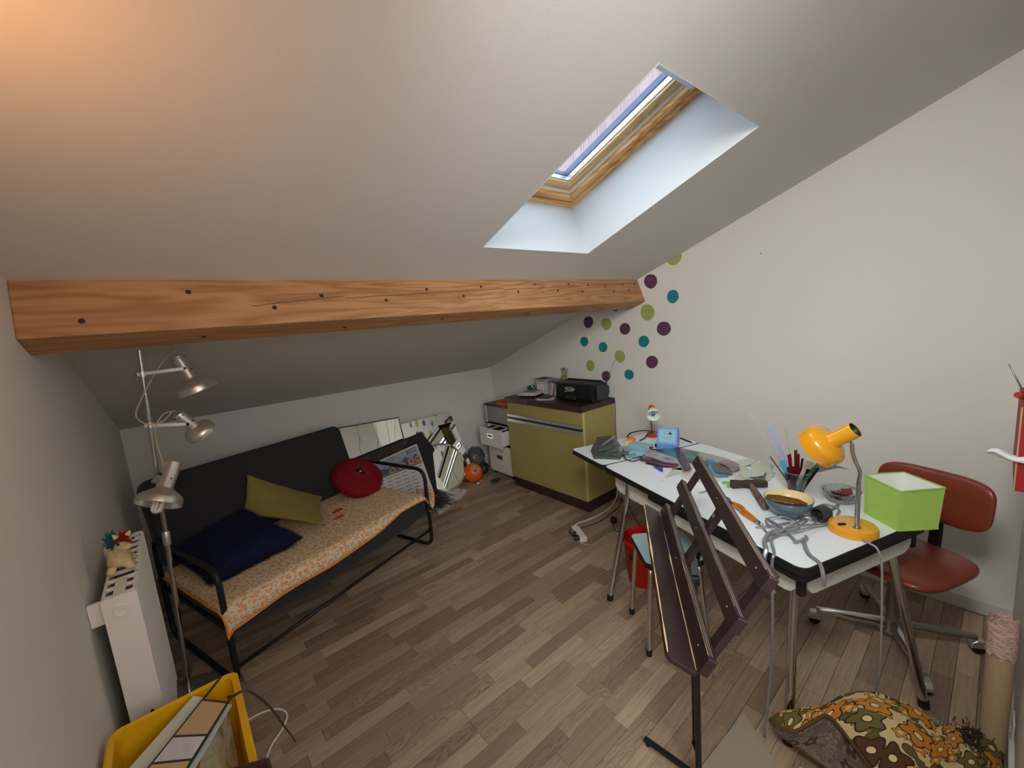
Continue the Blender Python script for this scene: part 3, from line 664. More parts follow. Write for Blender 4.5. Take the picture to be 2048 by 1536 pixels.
edge = [rows[0][j] for j in range(NV+1)]+[rows[i][NV] for i in range(1, NU+1)]+[rows[NU][j] for j in range(NV-1, 3, -1)]
part('piping', MB().tube([p+Vector((0, 0, -.001)) for p in edge], .0048, 7), 'orange_piping', qt, world=True, smooth=True, label='orange piped hem')
# hanging flap at the far arm
P = []
for i in range(11):
    a = i/10; row = []
    for j in range(9):
        b_ = j/8; row.append(Fo @ Vector((SW+.018+.012*sin(b_*pi), -.05+.17*a+.02*b_, .435-b_*.135*(1-.55*a)+.01*sin(a*5))))
    P.append(row)
o = part('quilt_flap', MB().grid(P, [[(2+.17*i/10, .15*j/8) for j in range(9)] for i in range(11)]), 'floral', qt, world=True, smooth=True); o.modifiers.new('solid', 'SOLIDIFY').thickness = .006
part('piping', MB().tube([r_[0] for r_ in P[::-1]]+P[0][1:]+[r_[-1] for r_ in P[1:]], .0045, 6), 'orange_piping', qt, world=True, smooth=True, label='orange piped hem')
# two small embroidered figures on the quilt
for (u, v, s_) in ((.86, .37, 1), (.80, .27, .9)):
    mb = MB(); f = lambda x, y_, z, u=u, v=v: Fo @ Vector((u+x, v+y_, .434+z))
    for (a, b_, c_, d_) in ((-.035, 0, .035, .008), (-.01, -.02, .0, .02), (.015, -.018, .028, .018), (-.035, -.012, -.022, .012)):
        mb.prism([(a*s_, b_*s_), (c_*s_, (b_-.006)*s_), (c_*s_, d_*s_), (a*s_, (d_-.004)*s_)], 0, .002, f)
    part('embroidered_figure', mb, 'redorange', qt, world=True)
# cushions
def fp(u, v, z): return Fo @ Vector((u, v, z))
B = pillow(fp(.03, .64, .50), fp(.03, .20, .46), fp(.50, .17, .47), fp(.43, .66, .58), .15)
t_ = thing('cushion', 'shaggy navy blue cushion lying at the left end of the sofa', 'cushion', tuple(fp(.25, .42, .44)), SZ, 'cushions on the sofa')
part('cover', B, 'bluefur', t_, world=True, smooth=True); part('fur', tufts(B, 26000, .024, .0007, .2), 'bluefur', t_, world=True, stuff=True)
B = pillow(fp(.42, .70, .535), fp(.63, .15, .485), fp(.87, .55, .50), fp(.51, .735, .775), .13, wr=.006)
t_ = thing('cushion', 'plain olive green cotton cushion leaning between the two furry ones', 'cushion', tuple(fp(.6, .5, .44)), SZ, 'cushions on the sofa')
part('cover', B, 'olive', t_, world=True, smooth=True)
part('seam', MB().tube([B.v[i*23+22] for i in range(23)], .0022, 6), 'olive', t_, world=True, smooth=True)
# round red cushion
cc = Vector((1.165, .525, .535)); dn = Vector((0, -.58, .81)).normalized(); dx = Vector((1, 0, 0)); dy = dn.cross(dx)
rows = []
for i in range(17):
    th = pi*i/16; rr = .178*sin(th)**.55; h = .062*cos(th)
    rows.append([Fo @ (cc+dx*rr*cos(2*pi*k/36)+dy*rr*sin(2*pi*k/36)+dn*h) for k in range(37)])
B = MB().grid(rows)
t_ = thing('cushion', 'round red furry poppy cushion at the right end of the sofa', 'cushion', tuple(fp(1.165, .5, .44)), SZ, 'cushions on the sofa')
part('cover', B, 'redfur', t_, world=True, smooth=True); part('fur', tufts(B, 22000, .016, .0007, .1, 5), 'redfur', t_, world=True, stuff=True)
mb = MB()
for k in range(9):
    a = k*2*pi/9+.2; q = cc+dn*.066; l_ = .03+.012*(k % 2)
    if k in (0, 4, 5, 8): continue
    mb.add([Fo @ (q+dx*.006*cos(a+1.6)+dy*.006*sin(a+1.6)), Fo @ (q+dx*.006*cos(a-1.6)+dy*.006*sin(a-1.6)), Fo @ (q+dx*l_*1.2*cos(a-.2)+dy*l_*sin(a-.2)+dn*.006), Fo @ (q+dx*l_*1.2*cos(a+.2)+dy*l_*sin(a+.2)+dn*.006)], [(0, 1, 2, 3)])
o = part('felt_stamens', mb, 'black', t_, world=True); o.modifiers.new('solid', 'SOLIDIFY').thickness = .004
part('button', MB().sph(Fo @ (cc+dn*.068), .008, 10, 6), 'cream', t_, world=True, smooth=True)

# ================================================================= FLOOR LAMP
pole0, pole1 = Vector((-.160, 2.35, .02)), Vector((-.075, 2.35, 1.613))
pp_ = lambda z: pole0+(pole1-pole0)*((z-.02)/1.593)
fl = thing('floor_lamp', 'brushed steel floor lamp with three adjustable spotlight heads beside the sofa', 'lamp', (-.16, 2.35, 0))
part('base', MB().lathe([(0, .022), (.03, .022), (.115, .016), (.125, .008), (.125, 0), (0, 0)], (-.16, 2.35, 0), seg=40), 'steel', fl, world=True, smooth=40)
part('pole', MB().tube([pole0, pp_(.80)], .0105, 14), 'chrome', fl, world=True, smooth=40)
part('pole', MB().tube([pp_(.79), pole1], .0082, 14), 'chrome', fl, world=True, smooth=40)
part('collar', MB().tube([pp_(.745), pp_(.75), pp_(.805), pp_(.81)], [.012, .0145, .0145, .012], 16), 'steel', fl, world=True, smooth=40)
def head(B0, A0, clampz, bulb=False, arm_at=.35, lab=None):
    """B0 back of barrel, A0 centre of opening rim"""
    B0, A0 = Vector(B0), Vector(A0); d = (A0-B0); ln = d.length; d.normalize()
    s_ = ln/.19; R = .032*s_; F_ = .084*s_
    prof = [(0, .004), (R*.9, 0), (R, .004), (R, ln*.60), (R*1.05, ln*.63), (F_*.72, ln*.73), (F_*.93, ln*.80), (F_, ln*.88), (F_, ln), (F_-.002, ln), (F_-.002, ln*.88), (F_*.9, ln*.81), (R*1.0, ln*.66), (R*.9, ln*.60), (0, ln*.58)]
    o = part('lamp_head', MB().lathe(prof, B0, d, 44), 'steel', fl, world=True, smooth=35)
    def sub(nm, mb_, mt_, **k):
        q = part(nm, mb_, mt_, fl, world=True, **k); q.parent = o; return q
    x, y_, _z = basis(d)
    cl = pp_(clampz); at_ = B0+d*ln*arm_at
    n_ = (cl-at_); n_ -= d*n_.dot(d); n_.normalize(); side = n_.cross(d)
    hit = at_+side*R*.98*(1 if side.y < 0 else -1)
    sub('switch', MB().lathe([(0, .006), (.003, .006), (.0035, 0)], at_+d*ln*.05+n_*-.7*R+Vector((0, -.7*R, 0)), (0, -1, 0), 10), 'black', smooth=True)
    for k in range(8):
        a = k*pi/4; sub('vent_hole', MB().lathe([(0, .0012), (.0028, .001), (.003, 0)], B0+d*.012+(x*cos(a)+y_*sin(a))*R, (x*cos(a)+y_*sin(a)), 8), 'black') if s_ < .95 else None
    part('arm', MB().bar(cl+Vector((-.018, -.006, 0)), hit, .005, .015), 'steel', fl, world=True, bevel=.001)
    part('clamp', MB().tube([cl+Vector((0, 0, -.011)), cl+Vector((0, 0, .011))], .0135, 14), 'steel', fl, world=True, smooth=40)
    part('screw', MB().lathe([(0, .012), (.006, .012), (.007, 0), (0, 0)], cl+Vector((-.012, 0, 0)), (-1, 0, 0), 12), 'dullsteel', fl, world=True, smooth=40)
    part('pivot_knob', MB().lathe([(0, .007), (.005, .007), (.006, 0)], hit, (hit-at_), 12), 'black', fl, world=True, smooth=40)
    if bulb:
        for k in range(3):
            a = k*pi/3; q = x*cos(a)+y_*sin(a); c0 = B0+d*ln*.62
            pts = [c0+q*.015, c0+q*.015+d*.085, c0+q*.013+d*.093, c0+q*.006+d*.099, c0-q*.006+d*.099, c0-q*.013+d*.093, c0-q*.015+d*.085, c0-q*.015]
            sub('bulb_tube', MB().tube(pts, .0062, 10), 'bulb', smooth=True)
        sub('bulb_socket', MB().lathe([(.02, 0), (.022, .02), (.02, .03), (0, .03)], B0+d*ln*.56, d, 20), 'white', smooth=40)
head((.046, 2.35, 1.572), (.097, 2.33, 1.408), 1.512)
head((.006, 2.33, 1.325), (.078, 2.37, 1.212), 1.292, arm_at=.40)
head((-.040, 2.32, 1.115), (-.117, 2.24, .968), 1.045, True, arm_at=.33)
cord = spline([(.03, 2.35, 1.70), (.035, 2.352, 1.64), (.045, 2.35, 1.60), (.01, 2.35, 1.575), (-.045, 2.34, 1.50), (-.105, 2.335, 1.40), (-.128, 2.33, 1.34), (-.10, 2.33, 1.30), (-.05, 2.33, 1.30), (-.01, 2.34, 1.335)], 6)
part('cord', MB().tube(cord, .0026, 7), 'cable_c', fl, world=True, smooth=True)
cord = spline([(0.0, 2.34, 1.335), (-.04, 2.335, 1.33), (-.075, 2.33, 1.28), (-.082, 2.34, 1.20), (-.078, 2.34, 1.12), (-.085, 2.335, 1.07)], 6)
part('cord', MB().tube(cord, .0026, 7), 'cable_c', fl, world=True, smooth=True)

# ================================================================= RADIATOR
rx0, rx1, ry0, ry1, rz0, rz1 = -.268, -.184, 1.73, 2.30, .14, .862
rd = thing('radiator', 'white panel radiator with open top grille on the left wall', 'radiator', ((rx0+rx1)/2, (ry0+ry1)/2, 0))
part('end_panel', MB().prism(rrect(rx0, rx1, rz0, rz1, .01, 4), ry0, ry0+.004, lambda a, b_, c_: Vector((a, c_, b_))), 'rad', rd, world=True, smooth=40)
part('end_panel', MB().prism(rrect(rx0, rx1, rz0, rz1, .01, 4), ry1-.004, ry1, lambda a, b_, c_: Vector((a, c_, b_))), 'rad', rd, world=True, smooth=40)
mb = MB(); nf = 17
prof = []
for i in range(nf*4+1):
    y_ = ry0+.006+(ry1-ry0-.012)*i/(nf*4); prof.append((rx1-.002-(.006 if i % 4 in (1, 2) else 0), y_))
mb.prism(prof+[(rx1-.012, ry1-.006), (rx1-.012, ry0+.006)], rz0+.01, rz1-.004)
part('front_panel', mb, 'rad', rd, world=True)
part('back_panel', MB().b2(rx0, rx0+.008, ry0+.004, ry1-.004, rz0+.01, rz1-.004), 'rad', rd, world=True)
part('convector', MB().b2(rx0+.02, rx1-.02, ry0+.02, ry1-.02, rz0+.03, rz1-.03), 'radin', rd, world=True)
ng = 10
for i in range(ng):
    y_ = ry0+.02+(ry1-ry0-.03)*i/(ng-1)
    part('grille_bar', MB().b2(rx0+.006, rx1-.006, y_-.002, y_+.002, rz1-.012, rz1), 'rad', rd, world=True)
part('grille_spine', MB().b2(rx0+.028, rx0+.056, ry0+.004, ry0+.13, rz1-.006, rz1+.001), 'white', rd, world=True)
part('plug_cap', MB().lathe([(0, .003), (.012, .003), (.013, .006), (.019, .006), (.021, 0), (0, 0)], (rx0+.041, ry0, rz1-.05), (0, -1, 0), 28), 'rad', rd, world=True, smooth=40)
part('wall_bracket', MB().b2(XL+.001, rx0+.004, ry0+.03, ry0+.045, rz1-.09, rz1-.015), 'white', rd, world=True, bevel=.002)
part('wall_bracket', MB().b2(XL+.001, rx0+.004, ry1-.05, ry1-.035, rz1-.09, rz1-.015), 'white', rd, world=True, bevel=.002)
mb = MB().lathe([(0, .0005), (.005, .0005), (.005, 0)], (rx0+.054, ry0, rz0+.30), (0, -1, 0), 18); part('pressure_symbol', mb, 'black', rd, world=True)
for k, (dx_, dz_, wd_, s2) in enumerate([(.030, .272, .012, .010), (.030, .255, .014, .009), (.030, .240, .010, .008), (.052, .268, .010, .012), (.050, .248, .012, .008), (.054, .236, .014, .008)]):
    mb = MB(); x0_, z0_ = rx0+dx_, rz0+dz_
    for q in range(3): mb.b2(x0_-wd_/2+q*wd_/3, x0_-wd_/2+q*wd_/3+wd_/6, ry0-.0005, ry0, z0_-s2/2, z0_+s2/2-.002*q)
    mb.b2(x0_-wd_/2, x0_+wd_/2, ry0-.0005, ry0, z0_-s2/2-.002, z0_-s2/2-.001); part('printed_symbol', mb, 'dullsteel', rd, world=True)
part('pipe', MB().tube([(rx0+.03, ry1-.05, .0), (rx0+.03, ry1-.05, rz0+.02)], .008, 10), 'white', rd, world=True, smooth=True)
part('pipe', MB().tube([(rx0+.03, ry0+.05, .0), (rx0+.03, ry0+.05, rz0+.02)], .008, 10), 'white', rd, world=True, smooth=True)

# plush pony on the radiator
px, py, pz = -.232, 1.93, rz1+.002
po = thing('plush_pony', 'small cream plush pony with crimson mane sitting on the radiator', 'toy', (px, py, pz))
def blob(segs, nm='body', mt_='plush', sub=2):
    bm = bmesh.new(); lay = bm.verts.layers.skin.verify(); bv = []
    for k, (p, r_, par) in enumerate(segs):
        v = bm.verts.new(Vector(p)); v[lay].radius = (r_, r_); v[lay].use_root = (k == 0); bv.append(v)
        if par is not None: bm.edges.new((bv[par], v))
    me = bpy.data.meshes.new(nm); bm.to_mesh(me); bm.free()
    o = bpy.data.objects.new(nm, me); C.objects.link(o)
    sk = o.modifiers.new('skin', 'SKIN'); sk.use_smooth_shade = True; ss_ = o.modifiers.new('sub', 'SUBSURF'); ss_.levels = sub; ss_.render_levels = sub
    me.materials.append(M[mt_]); return o
sg = [((.0, .0, .055), .030, None), ((.012, -.028, .065), .027, 0), ((-.004, .03, .05), .033, 0), ((.022, -.046, .085), .02, 1), ((.03, -.055, .108), .024, 3), ((.034, -.06, .122), .02, 4),
      ((.045, -.072, .112), .016, 4), ((.058, -.083, .106), .013, 6),
      ((.03, -.035, .035), .015, 1), ((.045, -.05, .012), .013, 8), ((-.01, -.045, .035), .015, 1), ((-.015, -.065, .012), .013, 10),
      ((.02, .035, .025), .018, 2), ((.035, .02, .012), .014, 12), ((-.025, .035, .025), .018, 2), ((-.03, .01, .012), .014, 14)]
rot_ = Matrix.Rotation(radians(-6), 3, 'Z')
o = blob([(rot_ @ Vector(p)*.92, r_*.92, q) for p, r_, q in sg]); o.parent = po
for sx_ in (-1, 1):
    q = MB().lathe([(0, .018), (.004, .014), (.008, .005), (.008, 0), (0, 0)], Vector((.028+sx_*.013, -.05, .13)), (sx_*.5, .15, .8), 12); part('ear', q, 'plush', po, smooth=True)
    part('eye', MB().sph((.036+sx_*.018, -.071+sx_*.012, .118), .0042, 12, 8), 'eye', po, smooth=True)
rnd = random.Random(2); mb = MB()
for k in range(260):
    a = rnd.random(); q = Vector((.03-.02*a, -.05+.028*a, .142-.07*a))+Vector((rnd.uniform(-.008, .008), rnd.uniform(-.006, .008), rnd.uniform(-.004, .006)))
    d = Vector((rnd.uniform(-.02, .02), rnd.uniform(.004, .024), rnd.uniform(-.02, .008))); mb.tube([q, q+d*.6, q+d+Vector((0, 0, -.006))], .0013, 4)
part('mane', mb, 'mane', po, stuff=True)
mb = MB()
for k in range(160):
    q = Vector((-.004, .058, .068))+Vector((rnd.uniform(-.006, .006), rnd.uniform(-.006, .006), rnd.uniform(-.006, .006)))
    d = Vector((rnd.uniform(-.03, .005), rnd.uniform(.0, .03), rnd.uniform(-.01, .05))); mb.tube([q, q+d*.6, q+d], .0014, 4)
part('tail', mb, 'tail', po, stuff=True)

# ================================================================= YELLOW TUB, GLASS PANEL, LEAD, BENCH
bench = thing('bench', 'dark wooden stool under the yellow tub', 'stool', (-.14, 1.30, 0))
part('seat', MB().prism(rrect(-.292, .008, 1.10, 1.50, .02, 4), .27, .298), 'darkwood', bench, world=True, bevel=.003)
for x_ in (-.265, -.02):
    for y_ in (1.14, 1.46): part('leg', MB().bar((x_, y_, 0), (x_, y_, .27), .035, .035, (0, 1, 0)), 'darkwood', bench, world=True, bevel=.003)
tub = thing('tub', 'yellow plastic tub holding glass sheets in front of the radiator', 'tub', (-.14, 1.3, .30))
def ring_loft(levels, n=6):
    mb = MB(); rows = []
    for (x0, x1, y0, y1, z, rr) in levels:
        q = [Vector((a, b_, z)) for a, b_ in rrect(x0, x1, y0, y1, rr, n)]; rows.append(q+[q[0]])
    mb.grid(rows); k = len(rows[0])-1; o = (len(rows)-1)*(k+1)
    mb.f.append(tuple(o+i for i in range(k))); mb.f.append(tuple(range(k-1, -1, -1))) ; return mb
X0, X1, Y0, Y1 = -.290, .018, 1.06, 1.558
lv = [(X0+.028, X1-.028, Y0+.028, Y1-.028, .302, .03), (X0+.010, X1-.010, Y0+.010, Y1-.010, .535, .03), (X0, X1, Y0, Y1, .535, .03), (X0, X1, Y0, Y1, .552, .03), (X0+.006, X1-.006, Y0+.006, Y1-.006, .556, .03),
      (X0+.018, X1-.018, Y0+.018, Y1-.018, .552, .025), (X0+.034, X1-.034, Y0+.034, Y1-.034, .312, .025)]
mb = ring_loft(lv); part('shell', mb, 'tub', tub, world=True, smooth=35)
# patterned frosted glass sheet and ribbed sheet standing in the tub
def quadslab(p0, p1, p2, p3, th):
    P_ = [Vector(p) for p in (p0, p1, p2, p3)]; n_ = (P_[1]-P_[0]).cross(P_[2]-P_[0]).normalized()*th
    return MB().add(P_+[p+n_ for p in P_], [(3, 2, 1, 0), (4, 5, 6, 7), (0, 1, 5, 4), (1, 2, 6, 5), (2, 3, 7, 6), (3, 0, 4, 7)])
solo('glass_sheet', 'frosted patterned glass sheet lying in the yellow tub beneath the leaded panel', 'glass sheet', quadslab((-.095, 1.516, .562), (-.270, 1.345, .548), (-.205, 1.10, .548), (-.012, 1.40, .556), .004), 'frost')
solo('glass_sheet', 'ribbed green-grey glass sheet at the right side of the yellow tub', 'glass sheet', quadslab((-.150, 1.09, .47), (-.026, 1.09, .40), (-.024, 1.45, .50), (-.075, 1.42, .535), .004), 'greenpane')
pn = thing('leaded_panel', 'strip of leaded glass panes resting across the yellow tub', 'glass panel', (-.1, 1.3, .56))
A0, A1 = Vector((-.046, 1.497, .575)), Vector((-.24, 1.235, .59)); B0_, B1_ = Vector((-.013, 1.40, .578)), Vector((-.155, 1.16, .595))
la = lambda t: A0+(A1-A0)*t; lb_ = lambda t: B0_+(B1_-B0_)*t
part('lead_came', MB().bar(la(-.12), la(1.1), .006, .005), 'darklead', pn, world=True, bevel=.001)
part('lead_came', MB().bar(lb_(-.02), lb_(1.1), .006, .005), 'darklead', pn, world=True, bevel=.001)
ct = [(.15, .05), (.50, .42), (.72, .66), (1.05, 1.05)]
for a, b_ in ct: part('lead_came', MB().bar(la(a), lb_(b_), .006, .005), 'darklead', pn, world=True)
for (q0, q1), mt_ in zip(zip(ct[:-1], ct[1:]), ('amberpane', 'whitepane', 'amberpane')):
    part('glass_pane', quadslab(la(q0[0]), la(q1[0]), lb_(q1[1]), lb_(q0[1]), .002), mt_, pn, world=True)
wl_ = spline([(-.016, 1.40, .588), (-.004, 1.372, .602), (.012, 1.352, .618), (.032, 1.352, .607), (.062, 1.40, .52), (.09, 1.47, .40), (.115, 1.57, .25), (.14, 1.68, .10), (.155, 1.742, .006)], 6)
solo('lead_strip', 'bent grey lead strip arching out of the tub to the floor', 'lead strip', MB().tube(wl_, [.0042-.0015*i/(len(wl_)-1) for i in range(len(wl_))], 8), 'darklead', smooth=True)
solo('white_cable', 'white cable looping on the floor right of the yellow tub', 'cable', MB().tube(spline([(-.02, 1.99, .0045), (.03, 2.0, .0045), (.09, 1.992, .0045), (.14, 1.957, .0045), (.158, 1.90, .0045), (.128, 1.844, .0045), (.08, 1.797, .0045), (.05, 1.733, .0045), (.045, 1.62, .0045), (.06, 1.45, .0045)], 6), .0042, 8), 'cable_w', smooth=True)
dk = thing('wooden_tray', 'dark brown wooden tray corner lying over the near end of the yellow tub', 'tray', (0, 1.08, .56))
mb = quadslab((-.13, .99, .585), (.035, .99, .585), (.035, 1.085, .588), (-.055, 1.13, .588), .012); part('board', mb, 'darkwood', dk, world=True)
part('rim', MB().bar((.035, .99, .600), (.035, 1.085, .603), .008, .012), 'darkwood', dk, world=True)
part('rim', MB().bar((.035, 1.085, .603), (-.055, 1.13, .603), .008, .012), 'darkwood', dk, world=True)

# ================================================================= GREEN CABINET
cx0, cy0, cy1 = 2.435, 2.105, 3.05
cb = thing('cabinet', 'olive green cabinet with dark worktop against the right wall', 'cabinet', ((cx0+XR)/2, (cy0+cy1)/2, 0))
part('plinth', MB().b2(cx0+.02, XR-.003, cy0+.005, cy1-.005, 0, .095), 'darkwood', cb, world=True)
part('body', MB().b2(cx0+.018, XR-.003, cy0, cy1, .097, .849), 'lime', cb, world=True, bevel=.0015)
part('worktop', MB().b2(cx0-.02, XR-.002, cy0-.012, cy1+.006, .849, .893), 'darkwood', cb, world=True, bevel=.002)
ym = (cy0+cy1)/2
for a, b_ in ((cy0+.012, ym-.0025), (ym+.0025, cy1-.006)):
    d_ = part('door', MB().b2(cx0, cx0+.017, a, b_, .099, .664), 'lime', cb, world=True, bevel=.0015)
    h_ = part('handle', MB().b2(cx0-.010, cx0+.017, a, b_, .672, .684).b2(cx0-.010, cx0-.006, a, b_, .658, .674), 'alu', cb, world=True, bevel=.001); h_.parent = d_
dr = part('drawer', MB().b2(cx0, cx0+.017, cy0+.012, cy1-.006, .733, .842), 'lime', cb, world=True, bevel=.0015)
h_ = part('handle', MB().b2(cx0-.010, cx0+.017, cy0+.012, cy1-.006, .720, .731).b2(cx0-.010, cx0-.006, cy0+.012, cy1-.006, .706, .72), 'alu', cb, world=True, bevel=.001); h_.parent = dr
part('edge_strip', MB().b2(cx0+.001, cx0+.02, cy0, cy0+.010, .099, .845), 'limein', cb, world=True)
part('door_gap', MB().b2(cx0+.0165, cx0+.0185, ym-.004, ym+.004, .099, .67), 'black', cb, world=True); part('recess', MB().b2(cx0+.010, cx0+.019, cy0+.012, cy1-.006, .684, .722), 'darkwood', cb, world=True)

WT = .8935
# radio
bb = thing('radio_cassette_player', 'black portable radio with CD player and raised aerial on the cabinet', 'radio', (2.68, 2.32, WT), radians(-2))
poly = [(-.10, -.20), (-.125, -.12), (-.13, 0), (-.125, .12), (-.10, .20), (.0, .235), (.08, .225), (.11, .15), (.11, -.15), (.08, -.225), (.0, -.235)]
rows = []
for z, s_ in ((.0, .78), (.01, .86), (.035, .95), (.085, 1.0), (.125, .97), (.145, .88), (.15, .8)):
    q = [Vector((a*s_, b_*(.94+.06*s_), z)) for a, b_ in poly]; rows.append(q+[q[0]])
mb = MB().grid(rows); k = len(poly); mb.f.append(tuple(range(k-1, -1, -1))); mb.f.append(tuple(6*(k+1)+i for i in range(k)))
part('body', mb, 'black', bb, smooth=60)
M['spk'] = pm('speaker_cloth', S(16, 17, 24), .8, bump=.4, bscale=400); M['silver'] = pm('silver_plastic', S(178, 176, 168), .35, .3); M['sidegrey'] = pm('grey_shell', S(52, 56, 62), .5)
for y_ in (-.125, .125): part('speaker_grille', MB().prism(circ(0, 0, .045, 28, .048), 0, .006, lambda a, b_, c_, y_=y_: Vector((-.122-c_-(.004 if abs(a) < .02 else 0), y_+a, .078+b_))), 'spk', bb, smooth=30)
part('side_shell', MB().prism([(-.07, .02), (.06, .02), (.09, .06), (.085, .12), (.04, .14), (-.07, .14)], 0, .004, lambda a, b_, c_: Vector((a, -.232-c_, b_))), 'sidegrey', bb, bevel=.004)
part('side_shell', MB().prism([(-.07, .02), (.06, .02), (.09, .06), (.085, .12), (.04, .14), (-.07, .14)], 0, .004, lambda a, b_, c_: Vector((a, .228+c_, b_))), 'sidegrey', bb, bevel=.004)
part('control_panel', MB().b2(-.137, -.122, -.055, .055, .06, .135), 'black', bb, bevel=.003)
dp_ = part('display', MB().b2(-.141, -.135, -.032, .030, .088, .125), 'silver', bb, bevel=.002)
q = part('display_window', MB().b2(-.1418, -.140, -.016, .014, .108, .119), 'black', bb); q.parent = dp_
for k in range(3): q = part('button', MB().b2(-.1425, -.140, -.022+k*.016, -.012+k*.016, .094, .099), 'black', bb); q.parent = dp_
for (y_, z_, r_) in ((.044, .112, .008), (-.045, .108, .011), (.044, .086, .006)): part('dial', MB().lathe([(0, .010), (r_*.8, .010), (r_, .006), (r_, 0), (0, 0)], (-.136, y_, z_), (-1, 0, 0), 18), 'silver', bb, smooth=40)
part('tape_door', MB().b2(-.134, -.122, -.055, .055, .018, .055), 'sidegrey', bb, bevel=.003); part('tape_window', MB().b2(-.136, -.133, -.035, .035, .03, .046), 'black', bb, bevel=.001)
part('disc_lid', MB().lathe([(0, .006), (.06, .006), (.07, .002), (.07, 0), (0, 0)], (-.02, 0, .149), (0, 0, 1), 32), 'black', bb, smooth=40)
part('carry_handle', MB().tube(fillet([(.05, -.20, .12), (.05, -.20, .158), (.05, .20, .158), (.05, .20, .12)], .02), .007, 8), 'black', bb, smooth=True)
part('aerial', MB().tube([(.10, -.19, .12), (.148, -.262, .33)], [.0028, .0016], 8), 'chrome', bb, smooth=True)
for y_ in (-.15, .15): part('foot', MB().b2(-.06, .06, y_-.02, y_+.02, -.0, .004), 'rubber', bb)
solo('mains_cable', 'black power cord running down the side of the green cabinet from the radio', 'cord', MB().tube(spline([(2.76, 2.13, WT+.02), (2.80, 2.105, WT+.006), (2.828, 2.088, WT-.02), (2.832, 2.086, .8), (2.826, 2.086, .6), (2.833, 2.084, .45), (2.828, 2.086, .25), (2.80, 2.07, .05), (2.76, 1.98, .006), (2.66, 1.93, .005)], 6), .003, 7), 'black', smooth=True)
# polka-dot bowl
solo('polka_dot_bowl', 'dark green bowl with white dots at the far end of the cabinet', 'bowl', MB().lathe([(0, 0), (.03, 0), (.034, .004), (.056, .03), (.066, .06), (.064, .06), (.053, .032), (.03, .008), (0, .007)], (2.735, 2.975, WT), seg=30), 'polka', smooth=40)
# stack of books/box with white label
def book(nm, lab, cat, x0, x1, y0, y1, z, h, mats, rz=0, grp=None, shear=0):
    cxx, cyy = (x0+x1)/2, (y0+y1)/2; t_ = thing(nm, lab, cat, (cxx, cyy, z), rz, grp); hx, hy = (x1-x0)/2, (y1-y0)/2
    part('cover', MB().b2(-hx, hx, -hy, hy, 0, h*.12).b2(-hx, hx, -hy, hy, h*.88, h).b2(hx-.003, hx, -hy, hy, 0, h), mats[0], t_, bevel=.0008)
    part('pages', MB().b2(-hx+.004, hx-.003, -hy+.003, hy-.003, h*.12, h*.88), mats[1], t_)
    return t_
M['c1'] = pm('mauve_cover', S(110, 96, 110), .5); M['c2'] = pm('ochre_cover', S(190, 140, 60), .5); M['c3'] = pm('dark_cover', S(50, 40, 44), .5); M['c4'] = pm('pink_grey_cover', S(150, 120, 120), .5, var=.2, scale=30)
bx = thing('card_box', 'white labelled card box standing behind the CDs on the cabinet', 'box', (2.755, 2.84, WT)); part('carton', MB().b2(-.055, .055, -.07, .055, 0, .105), 'books', bx, bevel=.001); part('label_sheet', MB().b2(-.057, -.0552, -.05, .045, .04, .095), 'paper', bx, label='white label'); part('label_line', MB().b2(-.0576, -.0571, -.02, .02, .070, .073), 'black', bx)
book('book', 'ochre edged book lying on the white card box', 'book', 2.695, 2.815, 2.77, 2.90, WT+.106, .014, ('c2', 'paper'), grp='books on the card box')
book('book', 'thin mauve book second from the top on the card box', 'book', 2.70, 2.82, 2.76, 2.91, WT+.121, .012, ('c1', 'paper'), .05, 'books on the card box')
book('book', 'dark covered magazine topmost on the card box', 'magazine', 2.685, 2.825, 2.755, 2.92, WT+.134, .008, ('c3', 'paper'), -.08, 'books on the card box')
# row of CDs leaning
rnd = random.Random(11)
for k in range(12):
    y_ = 2.755-k*.0125; lean = radians(16); a = Matrix.Rotation(lean, 3, 'X')
    o_ = Vector((2.74, y_-.045, WT)); bxm = MB()
    th_ = .0095
    col = ('black', 'paper', 'c3', 'books', 'c4', 'black')[rnd.randrange(6)]
    bxm.box(o_+a @ Vector((0, 0, .062))+Vector((0, 0, .0012)), (.135, th_, .122), Mx=a)
    solo('cd_case', ORD[k]+' CD case from the white card box in the leaning row', 'CD case', bxm, col, 'CD cases in the leaning row', bevel=.0006)
solo('cd_case', 'flat CD case lying across the top of the leaning CD row', 'CD case', MB().box((2.74, 2.655, WT+.1345), (.14, .12, .009), rz=.1), 'c1', 'loose CD cases')
# flat piles
mb = MB().box((2.60, 2.86, WT+.0225), (.17, .14, .018), rz=.25)
solo('card_folder', 'dark flat case at the bottom of the paper pile beside the green bowl', 'case', MB().box((2.60, 2.87, WT+.0085), (.19, .15, .016), rz=.12), 'c3')
solo('paper_pile', 'white sheets in the middle of the pile beside the green bowl', 'paper', MB().box((2.595, 2.865, WT+.0215), (.20, .19, .009), rz=.35), 'paper')
book('booklet', 'mauve grey booklet on top of the pile beside the green bowl', 'booklet', 2.53, 2.68, 2.80, 2.93, WT+.0265, .013, ('c4', 'paper'), .3)
solo('paper_sheet', 'white sheet under the small booklet at the cabinet front edge', 'paper', MB().box((2.535, 2.60, WT+.0015), (.125, .15, .002), rz=.5), 'paper')
book('booklet', 'dark grey booklet lying near the front edge of the worktop', 'booklet', 2.475, 2.60, 2.56, 2.69, WT+.003, .009, ('sidegrey', 'paper'), .25)
